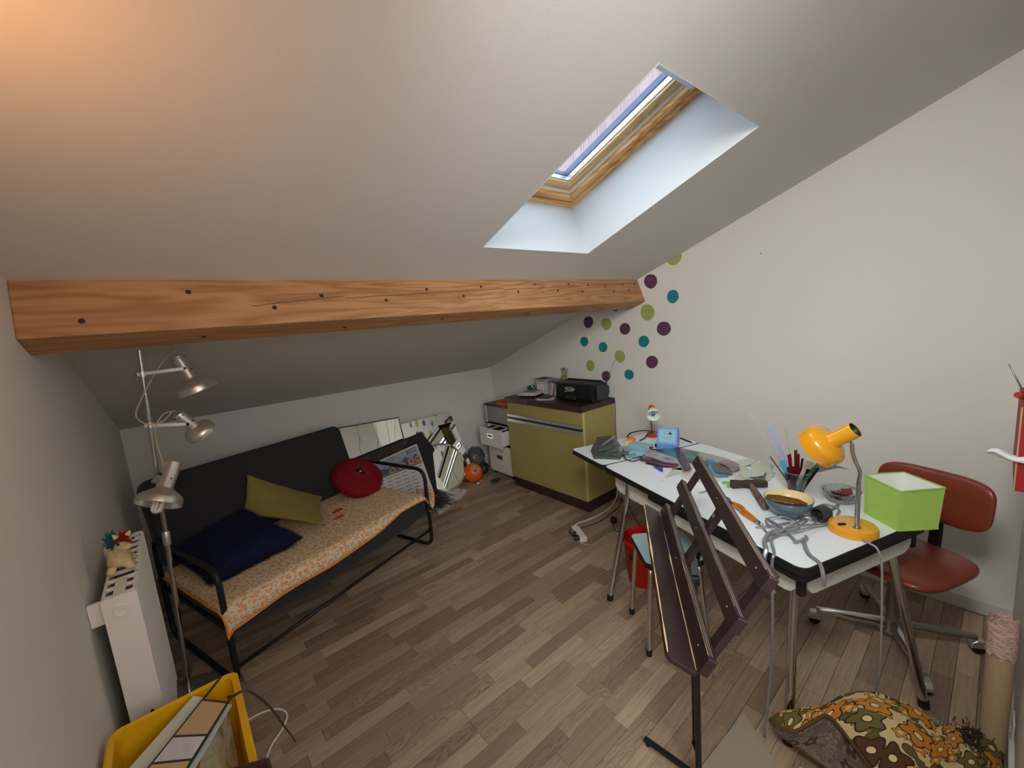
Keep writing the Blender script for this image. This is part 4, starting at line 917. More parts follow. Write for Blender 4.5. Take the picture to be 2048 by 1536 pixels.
# plant stakes pot behind radio
pt = thing('stake_pot', 'small green pot holding thin green stakes behind the radio', 'pot', (2.80, 2.62, WT))
part('pot', MB().lathe([(0, 0), (.02, 0), (.026, .165), (.023, .165), (.018, .01), (0, .01)], (0, 0, 0), seg=20), 'olive', pt, smooth=40)
rnd = random.Random(5)
for k in range(6):
    a = rnd.uniform(-.03, .03); b_ = -.05+.02*k; part('stake', MB().tube([(0, -.004*k+.01, .10), (a*.5, b_*.5, .17), (a, b_, .235+.01*(k % 2))], .0018, 6), 'greenedge', pt, smooth=True)
part('flower_tip', MB().sph((.0, .0, .235), (.007, .007, .012), 10, 6), 'mane', pt, smooth=True, label='dark pink tip')

# ================================================================= FILING CABINET
fx, fy0, fy1 = 2.50, 3.13, 3.50
fc = thing('filing_cabinet', 'white two-drawer filing cabinet on castors with its upper drawer open', 'filing cabinet', (2.67, 3.3, 0))
part('body', MB().b2(fx+.01, XR-.004, fy0, fy1, .04, .052).b2(fx+.01, XR-.004, fy0, fy1, .548, .56).b2(fx+.01, XR-.004, fy0, fy0+.012, .052, .548).b2(fx+.01, XR-.004, fy1-.012, fy1, .052, .548).b2(XR-.014, XR-.004, fy0, fy1, .04, .56), 'white', fc, world=True)
def fdrawer(dx_, z0, z1):
    d_ = part('drawer', MB().b2(fx-dx_-.0, fx-dx_+.012, fy0+.002, fy1-.002, z0, z1).b2(fx-dx_+.012, fx+.25-dx_, fy0+.016, fy0+.022, z0+.02, z1-.02).b2(fx-dx_+.012, fx+.25-dx_, fy1-.022, fy1-.016, z0+.02, z1-.02).b2(fx-dx_+.012, fx+.25-dx_, fy0+.02, fy1-.02, z0+.015, z0+.02), 'white', fc, world=True, bevel=.001)
    zc = (z0+z1)/2+.02; yc = (fy0+fy1)/2
    for nm, mb_, mt_ in (('handle', MB().b2(fx-dx_-.008, fx-dx_, yc-.05, yc+.05, zc-.025, zc+.025), 'alu'), ('label_slot', MB().b2(fx-dx_-.0095, fx-dx_-.007, yc-.034, yc+.036, zc-.012, zc+.012), 'darklead')):
        q = part(nm, mb_, mt_, fc, world=True, bevel=.001); q.parent = d_
    return d_
fdrawer(0, .055, .34); fdrawer(.10, .36, .545)
for x_ in (fx+.04, XR-.06):
    for y_ in (fy0+.04, fy1-.04): part('castor', MB().lathe([(0, .012), (.016, .012), (.018, .006), (.018, -.006), (.016, -.012), (0, -.012)], (x_, y_, .0185), (0, 1, 0), 16), 'black', fc, world=True, smooth=40)
rnd = random.Random(8)
for k, y_ in enumerate((3.17, 3.21, 3.26, 3.32, 3.38, 3.43)):
    solo('file_folder', ORD[5-k]+' file folder from the wall end in the open filing drawer', 'folder', MB().box((fx+.01, y_, .455), (.13, .012, .15+.01*(k % 2)), rz=.1*(k % 3-1)), ('c3', 'paper', 'black')[k % 3], 'folders in the open drawer')
pb = thing('drawer_box', 'clear plastic drawer box with dark lid on the filing cabinet', 'box', (2.68, 3.31, .56))
M['clearbox'] = pm('cloudy_clear_plastic', S(170, 168, 160), .35, var=.1, trans=.35)
part('lid', MB().b2(fx-.01, XR-.006, fy0-.005, fy1+.005, .755, .775), 'darkwood', pb, world=True, bevel=.003)
part('tray', MB().b2(fx+.0, XR-.01, fy0, fy1, .562, .575), 'black', pb, world=True)
part('front', MB().b2(fx+.004, fx+.008, fy0+.004, fy1-.004, .585, .75), 'clearbox', pb, world=True)
part('side', MB().b2(fx+.008, XR-.012, fy0+.004, fy0+.008, .585, .75), 'clearbox', pb, world=True)
part('side', MB().b2(fx+.008, XR-.012, fy1-.008, fy1-.004, .585, .75), 'clearbox', pb, world=True)
part('corner_post', MB().b2(fx, fx+.02, fy0, fy0+.014, .575, .755).b2(fx, fx+.02, fy1-.014, fy1, .575, .755), 'white', pb, world=True)
solo('jar', 'dim round jar seen through the clear plastic drawer box', 'jar', MB().lathe([(0, 0), (.04, 0), (.045, .01), (.045, .07), (.035, .085), (0, .085)], (2.58, 3.26, .576), seg=20), 'sidegrey', smooth=40)
ot = thing('orange_tray', 'orange red toothed plastic tray on top of the drawer box', 'tray', (2.56, 3.2, .7755)); part('tray', MB().b2(-.06, .06, -.065, .10, 0, .035), 'redorange', ot, bevel=.003)
for k in range(3): part('tooth', MB().b2(-.05, .05, -.05+k*.055, -.02+k*.055, .035, .05+.012*(k % 2)), 'redorange', ot, bevel=.004)

# ================================================================= MIRRORS, CALENDAR, FOLDER BY THE KNEE WALL
def leaner(nm, lab, cat, poly_xz, y0, tilt, th, mt_, world_z=0):
    """polygon in (x,z), leaning back by tilt (dy per dz), front face at y0 + tilt*z"""
    return MB().prism(poly_xz, 0, th, lambda a, b_, c_: Vector((a, y0+tilt*b_+c_, b_)))
def mirror(nm, lab, poly, y0, tilt, extra=None, bevelw=.0):
    t_ = thing(nm, lab, 'mirror', (sum(p[0] for p in poly)/len(poly), y0, 0))
    part('backing', MB().prism(poly, .002, .007, lambda a, b_, c_: Vector((a, y0+tilt*b_+c_, b_))), 'c3', t_, world=True)
    part('mirror_face', MB().prism(poly, 0, .002, lambda a, b_, c_: Vector((a, y0+tilt*b_+c_, b_))), 'mirror', t_, world=True)
    return t_
ma = mirror('mirror', 'large cracked rectangular mirror leaning behind the sofa on the low wall', [(.90, .005), (1.615, .005), (1.625, .775), (.90, .81)], 3.50, .29)
for pts in ([(1.22, .80), (1.225, .70), (1.24, .62)], [(1.225, .70), (1.205, .60), (1.21, .45)], [(1.40, .795), (1.39, .68), (1.365, .55)], [(1.50, .79), (1.495, .7), (1.49, .57)], [(1.60, .785), (1.57, .70), (1.545, .60)]):
    part('crack', MB().tube([Vector((a, 3.50+.29*b_-.0006, b_)) for a, b_ in pts], .0013, 5), 'darklead', ma, world=True)
part('frame_strip', MB().bar((.895, 3.50+.29*.81, .811), (1.628, 3.50+.29*.775, .777), .006, .008), 'darklead', ma, world=True)
part('frame_strip', MB().bar((1.627, 3.50+.29*.775, .775), (1.617, 3.50, .005), .006, .008), 'darklead', ma, world=True)
mirror('mirror', 'plain rectangular mirror reflecting wall dots behind the round mirror', [(1.65, .005), (2.30, .005), (2.215, .715), (1.65, .70)], 3.50, .35)
# round bevelled mirror
rc = Vector((1.94, 3.525, .228)); tl = .30
nf_ = Vector((-.06, -1, .46)).normalized(); ux = Vector((0, 0, 1)).cross(nf_).normalized(); uy = nf_.cross(ux)
rm = thing('round_mirror', 'round mirror with clear slanted rim leaning in front of the rectangular ones', 'mirror', (1.94, 3.55, 0))
RR = .245
part('mirror_face', MB().lathe([(0, .004), (RR-.022, .004), (RR-.022, 0), (0, 0)], rc, nf_, 56), 'mirror', rm, world=True, smooth=30)
part('bevelled_rim', MB().lathe([(RR-.022, .0042), (RR, .0012), (RR, 0), (RR-.022, 0)], rc, nf_, 56), 'mirror', rm, world=True, smooth=30)
# black portfolio and calendar
bg_ = thing('portfolio', 'dark fabric portfolio standing between the mirrors and the calendar', 'bag', (1.45, 3.44, 0))
part('board', MB().prism([(1.00, .01), (1.80, .01), (1.83, .40), (1.86, .44), (1.75, .64), (1.70, .625), (1.05, .545), (1.00, .53)], 0, .012, lambda a, b_, c_: Vector((a, 3.44+.14*b_+c_, b_))), 'fab', bg_, world=True, bevel=.003)
part('flap', MB().prism([(1.00, .40), (1.45, .44), (1.62, .605), (1.05, .545), (1.00, .53)], 0, .004, lambda a, b_, c_: Vector((a, 3.434+.14*b_+c_, b_))), 'darkwood', bg_, world=True)
cal = thing('calendar', 'large 2022 wall calendar with mountain and cow picture leaning by the sofa arm', 'calendar', (1.5, 3.4, 0))
cp = lambda a, b_, c_: Vector((a, 3.36+.22*b_-c_, b_))
Q = [(1.13, .05), (1.74, .02), (1.665, .548), (1.145, .475)]
part('sheet', MB().prism(Q, 0, -.003, cp), 'paper', cal, world=True)
def q2(u, v):
    a = Vector(Q[0]).lerp(Vector(Q[1]), u); b_ = Vector(Q[3]).lerp(Vector(Q[2]), u); return a.lerp(b_, v)
M['calblue'] = pm('calendar_sky', S(150, 160, 176), .7, var=.3, scale=20); M['calmt'] = pm('calendar_mountain', S(84, 92, 106), .7, var=.5, scale=40); M['calcow'] = pm('calendar_cow', S(186, 140, 120), .7, var=.3, scale=50); M['calgreen'] = pm('calendar_green', S(110, 122, 96), .7); M['calline'] = pm('calendar_ink', S(96, 100, 128), .7); M['calbrown'] = pm('calendar_brown', S(70, 50, 46), .7)
def calpoly(nm, uv, mt_, d): part(nm, MB().prism([tuple(q2(*p)) for p in uv], .0, d, cp), mt_, cal, world=True)
calpoly('picture_sky', [(.02, .68), (.98, .68), (.98, .98), (.02, .98)], 'calblue', .0006)
calpoly('picture_mountains', [(.02, .70), (.98, .70), (.98, .80), (.9, .86), (.82, .79), (.72, .87), (.6, .80), (.5, .86), (.38, .79), (.25, .84), (.15, .78), (.02, .80)], 'calmt', .0009)
calpoly('picture_meadow', [(.02, .665), (.98, .665), (.98, .69), (.02, .70)], 'calgreen', .0012)
for (u, v, s_) in ((.93, .76, .05), (.80, .755, .055), (.63, .75, .06), (.45, .73, .05)):
    calpoly('picture_cow', [(u-s_, v-.05), (u+s_, v-.05), (u+s_*1.1, v+.03), (u+s_*.3, v+.06), (u-s_*.5, v+.05), (u-s_*1.1, v+.02)], 'calcow', .0015); calpoly('picture_cow_patch', [(u-.02, v-.01), (u+.025, v-.012), (u+.02, v+.022), (u-.015, v+.018)], 'calbrown', .0018)
mb = MB()
for r_ in range(9):
    v = .62-r_*.066
    for c_ in range(7):
        u = .05+c_*.135; mb.prism([tuple(q2(*p)) for p in ((u, v), (u+.095, v), (u+.095, v+.010), (u, v+.010))], 0, .0007, cp)
part('printed_rows', mb, 'calline', cal, world=True, stuff=True)
xa = (Vector(cp(*q2(1, .9), .002))-Vector(cp(*q2(0, .9), .002))).normalized(); za = Vector((0, -1, .22))
text('2022', .052, frame(cp(*q2(.86, .93), .0012), xa, za), 'black', cal)
# bundle of thin lead / twigs, papers, discs
tw = thing('lead_offcuts', 'tangled heap of thin dark lead offcuts beside the sofa arm', 'lead offcuts', (1.66, 3.29, 0))
rnd = random.Random(4); mb = MB()
for k in range(230):
    a = rnd.uniform(0, 6.28); c_ = Vector((1.67+rnd.gauss(0, .055), 3.24+rnd.gauss(0, .05), .01+abs(rnd.gauss(0, .035)))); l_ = rnd.uniform(.06, .17); d = Vector((cos(a), sin(a), rnd.uniform(-.25, .3))); bnd = Vector((rnd.uniform(-.03, .03), rnd.uniform(-.03, .03), rnd.uniform(0, .03)))
    q = [c_-d*l_*.5, c_+bnd, c_+d*l_*.5]
    for p_ in q: p_.z = max(p_.z, .004)
    mb.tube(spline(q, 3), .0022, 4)
part('strips', mb, 'darklead', tw, world=True, stuff=True)
for nm, lab, poly, z in (('paper_sheet', 'torn white paper sheet nearest the sofa arm on the floor', [(1.60, 3.07), (1.79, 3.13), (1.72, 3.30), (1.66, 3.30)], .001), ('paper_sheet', 'long torn paper strip under the lead offcuts, reaching toward the cabinet', [(1.66, 3.22), (1.90, 3.19), (2.06, 3.31), (2.05, 3.38), (1.86, 3.40), (1.70, 3.36)], .0025),
                       ('paper_sheet', 'beige paper sheet on the floor between the lead heap and round mirror', [(1.80, 3.36), (2.02, 3.34), (2.05, 3.45), (1.86, 3.50)], .004)):
    solo(nm, lab, 'paper', MB().prism(poly, z, z+.0012), 'paper' if 'beige' not in lab else 'board')
solo('white_disc', 'thin white paper disc lying on the floor below the round mirror', 'disc', MB().prism(circ(1.93, 3.40, .095, 30, .06), .0055, .0072), 'paper')
solo('cable_coil', 'small coil of black cable on the white disc', 'cable', MB().tube(circle3 := [Vector((1.84+.045*cos(a), 3.43+.03*sin(a), .012+.004*sin(3*a))) for a in [2*pi*i/24 for i in range(24)]], .0035, 7, True), 'black', smooth=True)
# orange ball vessel
ob = thing('orange_ball', 'glossy orange ball-shaped bowl with a pink face opening on the floor', 'bowl', (2.235, 3.45, 0))
bc = Vector((2.235, 3.45, .098)); part('shell', MB().sph(bc, .097, 32, 20), 'orange', ob, world=True, smooth=True)
M['pinkface'] = pm('pink_inner', S(214, 130, 112), .35)
vd = (Vector((0, 0, 1.6))-bc).normalized(); fd = (vd+Vector((.35, .05, .22))).normalized()
part('face_opening', MB().lathe([(0, .094), (.03, .089), (.052, .0845), (.055, .079)], bc+fd*.006, fd, 28), 'pinkface', ob, world=True, smooth=True)
part('nose', MB().sph(bc+(fd+Vector((-.1, -.1, -.12))).normalized()*.096, (.012, .012, .02), 12, 8), 'redorange', ob, world=True, smooth=True)
part('foot', MB().sph(Vector((2.285, 3.39, .012)), (.02, .016, .012), 12, 8), 'pinkface', ob, world=True, smooth=True); part('foot', MB().sph(Vector((2.225, 3.36, .010)), (.018, .012, .010), 12, 8), 'paper', ob, world=True, smooth=True)
# crumpled plastic bag behind, grey cloth
rnd = random.Random(9)
M['bag'] = pm('grey_plastic_film', S(120, 116, 110), .25, var=.3, scale=12, trans=.35, bump=.6, bscale=20, dist=.02); M['darkbag'] = pm('dark_green_plastic', S(48, 52, 44), .3, var=.3, scale=14)
def crumple(c, rad, seed, seg=20, rings=14, amp=.28):
    mb = MB(); off = Vector((seed*3.1, seed, 0)); mb.sph((0, 0, 0), 1, seg, rings)
    mb.v = [Vector(c)+Vector((p.x*rad[0], p.y*rad[1], p.z*rad[2]))*(1+amp*noise.noise(p*1.8+off)+amp*.5*noise.noise(p*4+off)) for p in mb.v]
    for p in mb.v: p.z = max(p.z, .003)
    return mb
solo('plastic_bag', 'crumpled translucent grey plastic bag in the corner by the filing cabinet', 'bag', crumple((2.43, 3.66, .15), (.10, .075, .13), 2), 'bag', smooth=50)
solo('dark_bag', 'dark green crumpled bag on the floor beside the filing cabinet', 'bag', crumple((2.44, 3.555, .06), (.06, .055, .06), 5), 'darkbag', smooth=50)
solo('fluff_pile', 'dark dust-like clump of string on the floor in front of the filing cabinet', 'string', crumple((2.38, 3.27, .018), (.06, .03, .016), 7), 'darkbag', smooth=50)

# ================================================================= TABLE
TR = atan2(-.33, .944)
tb_ = thing('table', 'white laminate extending table with black edges and splayed chrome legs', 'table', (1.456, .370, 0), TR)
TX = Matrix.Translation((1.456, .370, 0)) @ Matrix.Rotation(TR, 4, 'Z')
W_, LN_ = .735, 1.15
def topslab(nm, y0, y1, z0, z1, lam=True, x0=0, x1=W_, rr=.035):
    o = part(nm, MB().prism(rrect(x0, x1, y0, y1, rr, 6), z0, z1), 'rubber', tb_, smooth=40, bevel=.002)
    if lam:
        q = part('laminate', MB().prism(rrect(x0+.004, x1-.004, y0+.004, y1-.004, rr-.003, 6), z1-.001, z1+.0012), 'lam', tb_, smooth=40, label='white laminate face'); q.parent = o
topslab('tabletop', 0, LN_, .700, .7298)
topslab('extension_leaf', LN_+.006, LN_+.006+.375, .700, .7298, rr=.03)
topslab('stored_leaf', .012, .80, .668, .696, False, .012, W_-.012)
for (nm, poly, f) in (('end_apron', [(.075, .672), (.075, .62), (.095, .597), (.115, .592), (W_-.12, .592), (W_-.095, .60), (W_-.075, .62), (W_-.075, .672)], lambda a, b_, c_: Vector((a, .035+c_, b_))),
                      ('end_apron', [(.075, .672), (.075, .62), (.095, .597), (.115, .592), (W_-.12, .592), (W_-.095, .60), (W_-.075, .62), (W_-.075, .672)], lambda a, b_, c_: Vector((a, 1.09+c_, b_))),
                      ('side_apron', [(.055, .672), (.055, .62), (.075, .597), (.095, .592), (1.06, .592), (1.08, .60), (1.10, .62), (1.10, .672)], lambda a, b_, c_: Vector((.045+c_, a, b_))),
                      ('side_apron', [(.055, .672), (.055, .62), (.075, .597), (.095, .592), (1.06, .592), (1.08, .60), (1.10, .62), (1.10, .672)], lambda a, b_, c_: Vector((W_-.065+c_, a, b_)))):
    part(nm, MB().prism(poly, 0, .018, f), 'apron', tb_)
for x_, y_ in ((.052, .043), (W_-.058, .043)): part('corner_block', MB().b2(x_-.012, x_+.012, y_-.012, y_+.012, .60, .672), 'rubber', tb_, bevel=.004)
for pts in ([(.085, .085, .672), (.08, .085, .56), (.03, .062, .012)], [(.60, .075, .672), (.600, .07, .60), (.612, -.058, .012)], [(.055, .985, .672), (.045, .985, .60), (-.093, 1.005, .012)], [(.66, 1.0, .672), (.665, 1.0, .60), (.75, 1.06, .012)]):
    l_ = part('leg', MB().tube(fillet(pts, .05, 5), .0155, 16), 'chrome', tb_, smooth=40)
    q = part('foot_cap', MB().tube([Vector(pts[2])+(Vector(pts[1])-Vector(pts[2])).normalized()*.022, Vector(pts[2])+Vector((0, 0, -.01))], .0175, 14), 'rubber', tb_, smooth=40); q.parent = l_
part('leg_brace', MB().tube([(.085, .085, .60), (.20, .07, .61)], .005, 8), 'dullsteel', tb_, smooth=True)
part('leaf_slide', MB().b2(.10, .13, .7, 1.45, .674, .698).b2(.60, .63, .7, 1.45, .674, .698), 'darkwood', tb_)
T0 = .7315

# ---- glass shards and things on the table
def shard(lab, pts, mt_, z=0, th=.003, tilt=(0, 0), cat='glass piece', grp=None, nm='glass_shard'):
    c = Vector((sum(p[0] for p in pts)/len(pts), sum(p[1] for p in pts)/len(pts)))
    f = lambda a, b_, c_: Vector((a, b_, T0+z+c_+(a-c.x)*tilt[0]+(b_-c.y)*tilt[1]))
    mb = MB().prism(pts, 0, th, f); lo = min(p.z for p in mb.v)
    if lo < T0: 
        for p in mb.v: p.z += T0-lo+.0002
    return solo(nm, lab, cat, mb, mt_, grp, bevel=.0004)
G1 = 'glass pieces piled on the table'
shard('dark smoky glass sheet with curved edge, at the bottom of the leftmost glass pile', [(1.895,1.573),(2.0,1.68),(2.09,1.735),(2.20,1.79),(2.30,1.70),(2.19,1.58),(2.05,1.47),(1.975,1.435)], 'smoky', 0, .003, grp=G1)
shard('black smoky glass piece at the far side of the leftmost glass pile', [(2.12,1.74),(2.22,1.80),(2.30,1.74),(2.22,1.66)], 'smokydark', .004, .004, (.1,.1), grp=G1)
shard('long dark green glass offcut curving along the front of the leftmost pile', [(1.945,1.60),(1.96,1.55),(2.0,1.48),(2.02,1.44),(2.05,1.46),(2.02,1.51),(1.985,1.575)], 'greenedge', .004, .004, grp=G1)
shard('grey green glass piece in the middle of the leftmost pile', [(2.02,1.58),(2.08,1.65),(2.17,1.66),(2.15,1.57),(2.07,1.52)], 'smoky', .0085, .003, (.05,-.02), grp=G1)
shard('narrow dark green triangular glass piece on the leftmost pile', [(2.0,1.62),(2.06,1.63),(2.11,1.57),(2.03,1.585)], 'greenedge', .014, .003, (.08,0), grp=G1)
shard('clear window glass strip poking up from the leftmost pile', [(2.12,1.69),(2.27,1.69),(2.28,1.675),(2.13,1.672)], 'clearstrip', .02, .003, (.18,0), grp=G1)
shard('small star-like grey shard beside the light blue squares', [(2.03,1.47),(2.08,1.50),(2.11,1.455),(2.05,1.435)], 'smoky', .012, .003, (.04,.0), grp=G1)
shard('steel blue textured glass square half under the sky blue one', [(2.147,1.585),(2.015,1.423),(2.11,1.365),(2.24,1.52)], 'skyglass2', .004, .003, grp=G1)
shard('sky blue streaky glass square on top of the other blue ones', [(2.058,1.456),(2.270,1.565),(2.304,1.413),(2.129,1.356)], 'skyglass', .013, .0035, (.02,.02), grp=G1)
shard('narrow light blue glass corner below the sky blue square', [(2.04,1.40),(2.12,1.40),(2.15,1.35),(2.04,1.375)], 'skyglass', .0085, .003, grp=G1)
shard('wispy white and purple streaked glass sheet beside the blue power unit', [(2.09,1.34),(2.14,1.385),(2.23,1.40),(2.20,1.30),(2.15,1.16),(2.07,1.12),(2.06,1.2)], 'wispy', .012, .003, grp=G1)
shard('teal streaked glass sheet in front of the blue power unit', [(2.191,1.333),(2.235,1.32),(2.29,1.26),(2.285,1.12),(2.18,1.04),(2.13,1.10),(2.16,1.2)], 'tealdark', .0165, .003, (.01,0), grp=G1)
shard('thick purple glass slab at the front of the purple stack', [(2.022,1.335),(2.058,1.345),(2.12,1.17),(2.085,1.13),(2.055,1.15)], 'purple', .008, .005, grp=G1)
shard('pinkish edged plum glass sheet under the thick purple slab', [(2.018,1.330),(2.06,1.34),(2.11,1.155),(2.066,1.112),(2.03,1.15)], 'pinkglass', .004, .003, grp=G1)
shard('dark maroon offcut at the bottom of the purple stack', [(2.0,1.285),(2.06,1.29),(2.10,1.14),(2.04,1.12),(2.0,1.19)], 'purpled', 0, .0035, grp=G1)
shard('cobalt blue quarter-round glass piece in front of the purple stack', [(1.985,1.225),(2.0,1.205),(1.995,1.17),(1.943,1.141),(1.955,1.175)], 'cobalt', 0, .003, grp=G1)
shard('small cobalt blue shard right of the purple stack', [(2.02,1.11),(2.045,1.10),(2.03,1.075),(2.0,1.09)], 'cobalt', 0, .003, grp=G1)
shard('dusky pink wisp glass strip between cream and purple glass', [(2.0,1.12),(2.03,1.13),(2.045,1.09),(2.015,1.07)], 'pinkglass', .0035, .003, grp=G1)
shard('long narrow purple glass strip lying toward the music stand', [(2.284,1.262),(2.303,1.245),(2.16,1.12),(2.02,1.02),(1.98,1.045),(2.10,1.13)], 'purple', .023, .003, (.01,0), grp=G1)
shard('large cream white glass sheet with rounded corner behind the music stand', [(1.955,1.06),(2.0,1.10),(2.05,1.12),(2.164,1.102),(2.15,1.0),(2.081,.90),(1.99,.865),(1.93,.93),(1.925,1.0)], 'creamglass', 0, .003, grp=G1)
shard('pale curved glass point sticking out left of the cream sheet', [(1.883,1.095),(1.97,1.11),(2.05,1.10),(2.03,1.065),(1.96,1.07)], 'palegreen', .0035, .003, grp=G1)
shard('large clear glass sheet along the wall side of the table', [(2.32,1.20),(2.36,1.12),(2.335,.98),(2.29,.885),(2.25,.885),(2.235,.96),(2.24,1.07)], 'clearstrip', .0, .003, grp=G1)
shard('mauve strip at the upper edge of the clear sheet', [(2.325,1.27),(2.35,1.25),(2.345,1.13),(2.325,1.14)], 'mauve', .004, .003, grp=G1)
shard('teal square glass under the dark grey piece', [(2.225,1.045),(2.18,.96),(2.07,.855),(2.027,.90),(2.10,.97),(2.16,1.02)], 'tealsq', .006, .003, grp=G1)
shard('mid blue glass tab above the teal square', [(2.245,1.046),(2.225,.985),(2.179,.965),(2.197,1.035)], 'bluebit', .0095, .003, grp=G1)
shard('dark grey pointed glass piece on the teal square', [(2.166,.985),(2.205,.99),(2.225,.955),(2.15,.875),(2.095,.845),(2.075,.90),(2.08,.93)], 'greyglass', .010, .0035, grp=G1)
shard('mauve wavy glass piece on top of the dark grey one', [(2.245,.965),(2.25,.92),(2.225,.865),(2.175,.84),(2.13,.86),(2.17,.90),(2.20,.955)], 'mauve', .017, .003, (.05,.02), grp=G1)
rnd = random.Random(21)
pg = [([(2.27,.895),(2.30,.90),(2.345,.86),(2.345,.82),(2.28,.83),(2.24,.86)],.012,(.1,0),'wavy pale green shard lying highest in the pale pile'), ([(2.24,.875),(2.27,.86),(2.21,.80),(2.09,.79),(2.13,.83)],.004,(0,0),'pale green triangular shard at the left of the pale pile'), ([(2.31,.84),(2.33,.80),(2.27,.77),(2.11,.775),(2.10,.79),(2.22,.80)],.0075,(.03,0),'long pale green shard across the middle of the pale pile'),
      ([(2.345,.83),(2.375,.78),(2.35,.74),(2.31,.745),(2.27,.77),(2.31,.80)],.004,(.04,0),'square pale green shard farthest right in the pale pile'), ([(2.30,.78),(2.29,.73),(2.22,.715),(2.15,.735),(2.10,.77),(2.2,.775)],.011,(.0,.02),'pale green shard overlapping the hammer side of the pale pile'), ([(2.12,.85),(2.13,.81),(2.09,.775),(2.035,.785),(2.06,.82)],.0,(0,0),'flat pale green shard nearest the teal square'),
      ([(2.19,.74),(2.21,.71),(2.15,.69),(2.12,.72)],.004,(.06,0),'small pale green chip by the hammer head'), ([(2.25,.735),(2.24,.70),(2.19,.70),(2.20,.72)],.008,(.08,.02),'tiny pale green sliver near the pale pile end')]
for pts, z, tl_, lb2 in pg: shard(lb2, pts, 'palegreen', z, .003, tl_, grp='pale green shards in a heap')
shard('bright green glass chip beside the hammer head', [(1.985,.855),(2.01,.85),(2.015,.82),(1.99,.80),(1.97,.815),(1.975,.835)], 'green', .0, .004, grp=G1)
shard('grey blue star-shaped shard behind the hammer head', [(2.10,.765),(2.115,.72),(2.20,.725),(2.12,.705),(2.06,.70),(2.08,.74)], 'greyglass', .017, .002, (.1,.0), grp=G1)
shard('small clear glass point left of the hammer head', [(1.945,.815),(1.975,.815),(1.99,.79),(1.96,.79)], 'clearstrip', 0, .003, grp=G1)
for k, (x_, y_, a, l_) in enumerate([(1.83,.99,.6,.05),(1.80,.93,2.2,.03),(1.83,.87,-.3,.045),(1.845,.86,-.2,.06),(1.87,.855,-.35,.03)]):
    shard('thin white glass sliver lying on the bare tabletop by the music stand', [(x_-l_/2*cos(a), y_-l_/2*sin(a)), (x_+l_/2*cos(a), y_+l_/2*sin(a)), (x_+l_/2*cos(a)-.006*sin(a), y_+l_/2*sin(a)+.006*cos(a)), (x_-l_/2*cos(a)-.008*sin(a), y_-l_/2*sin(a)+.008*cos(a))], 'clearstrip', 0, .003, grp='white glass slivers')
mb = MB()
for k in range(60):
    x_, y_ = rnd.uniform(.1, .5), rnd.uniform(.15, .95); p = TX @ Vector((x_, y_, T0)); s_ = rnd.uniform(.0006, .0016); mb.box((p.x, p.y, T0+s_/2), (s_, s_, s_), rnd.random())
solo('glass_crumbs', 'tiny grey crumbs scattered on the white tabletop', 'crumbs', mb, 'darklead', stuff=True)
# wood block, orange half dome
solo('wood_block', 'small light wooden block behind the light blue glass squares', 'block', MB().box((2.265, 1.575, T0+.011), (.06, .055, .022), rz=.5), 'wood_block', bevel=.002)
solo('orange_dome', 'bright orange half dome behind the wooden block', 'dome', MB().lathe([(.030, 0), (.030, .004), (.026, .016), (.016, .025), (0, .028)], (2.335, 1.60, T0), seg=26), 'orange', smooth=40)
# blue power unit (soldering station)
ps = thing('soldering_station', 'light blue soldering power unit with sloping front panel on the table', 'power unit', (2.305, 1.315, T0), atan2(-.93, .37))
# local x: from left to right of its front (front faces -y)
dxl = Vector((.0, 0, 0))
prof = [(0, 0), (.105, 0), (.125, .045), (.115, .118), (.05, .132), (-.012, .045), (-.004, .0)]
WD = .060
def sf(a, b_, c_): return Vector((c_, a-.03, b_))
part('casing', MB().prism(prof, -WD, WD, sf), 'station', ps, bevel=.006, smooth=40)
fr0, fr1 = Vector((-.012, .045)), Vector((.05, .132)); fdv = (fr1-fr0).normalized(); fn = Vector((-fdv.y, fdv.x))
def fpt(u, v, d): q = fr0+fdv*v+fn*d; return Vector((u, q.x-.03, q.y))
part('front_panel', MB().prism([(-.046, .012), (.046, .012), (.046, .094), (-.046, .094)], 0, .0016, fpt), 'panelblue', ps)
part('slider_track', MB().prism([(-.028, .068), (.034, .068), (.034, .0695), (-.028, .0695)], .0016, .0024, fpt), 'black', ps)
ln3 = (Vector((0, fn.x, fn.y)))
part('knob', MB().lathe([(0, .009), (.007, .008), (.0085, 0)], fpt(.016, .069, .0016), ln3, 18), 'black', ps, smooth=40)
for k, (u, v, w_) in enumerate([(-.026, .030, .006), (.01, .028, .05), (.005, .042, .06), (-.002, .084, .06)]): part('printed_line', MB().prism([(u-w_/2, v), (u+w_/2, v), (u+w_/2, v+.0016), (u-w_/2, v+.0016)], .0016, .002, fpt), 'sidegrey', ps)
part('rating_label', MB().prism([(-.036, .062), (.032, .062), (.032, .096), (-.036, .096)], .1235, .1245, lambda a, b_, c_: Vector((a, b_-.03, c_-(b_-.062)*.21+.006))), 'cream', ps, label='cream rating label')
part('socket', MB().lathe([(0, .016), (.012, .016), (.012, 0)], (-WD, .0, .02), (-1, 0, 0), 14), 'black', ps, smooth=40)
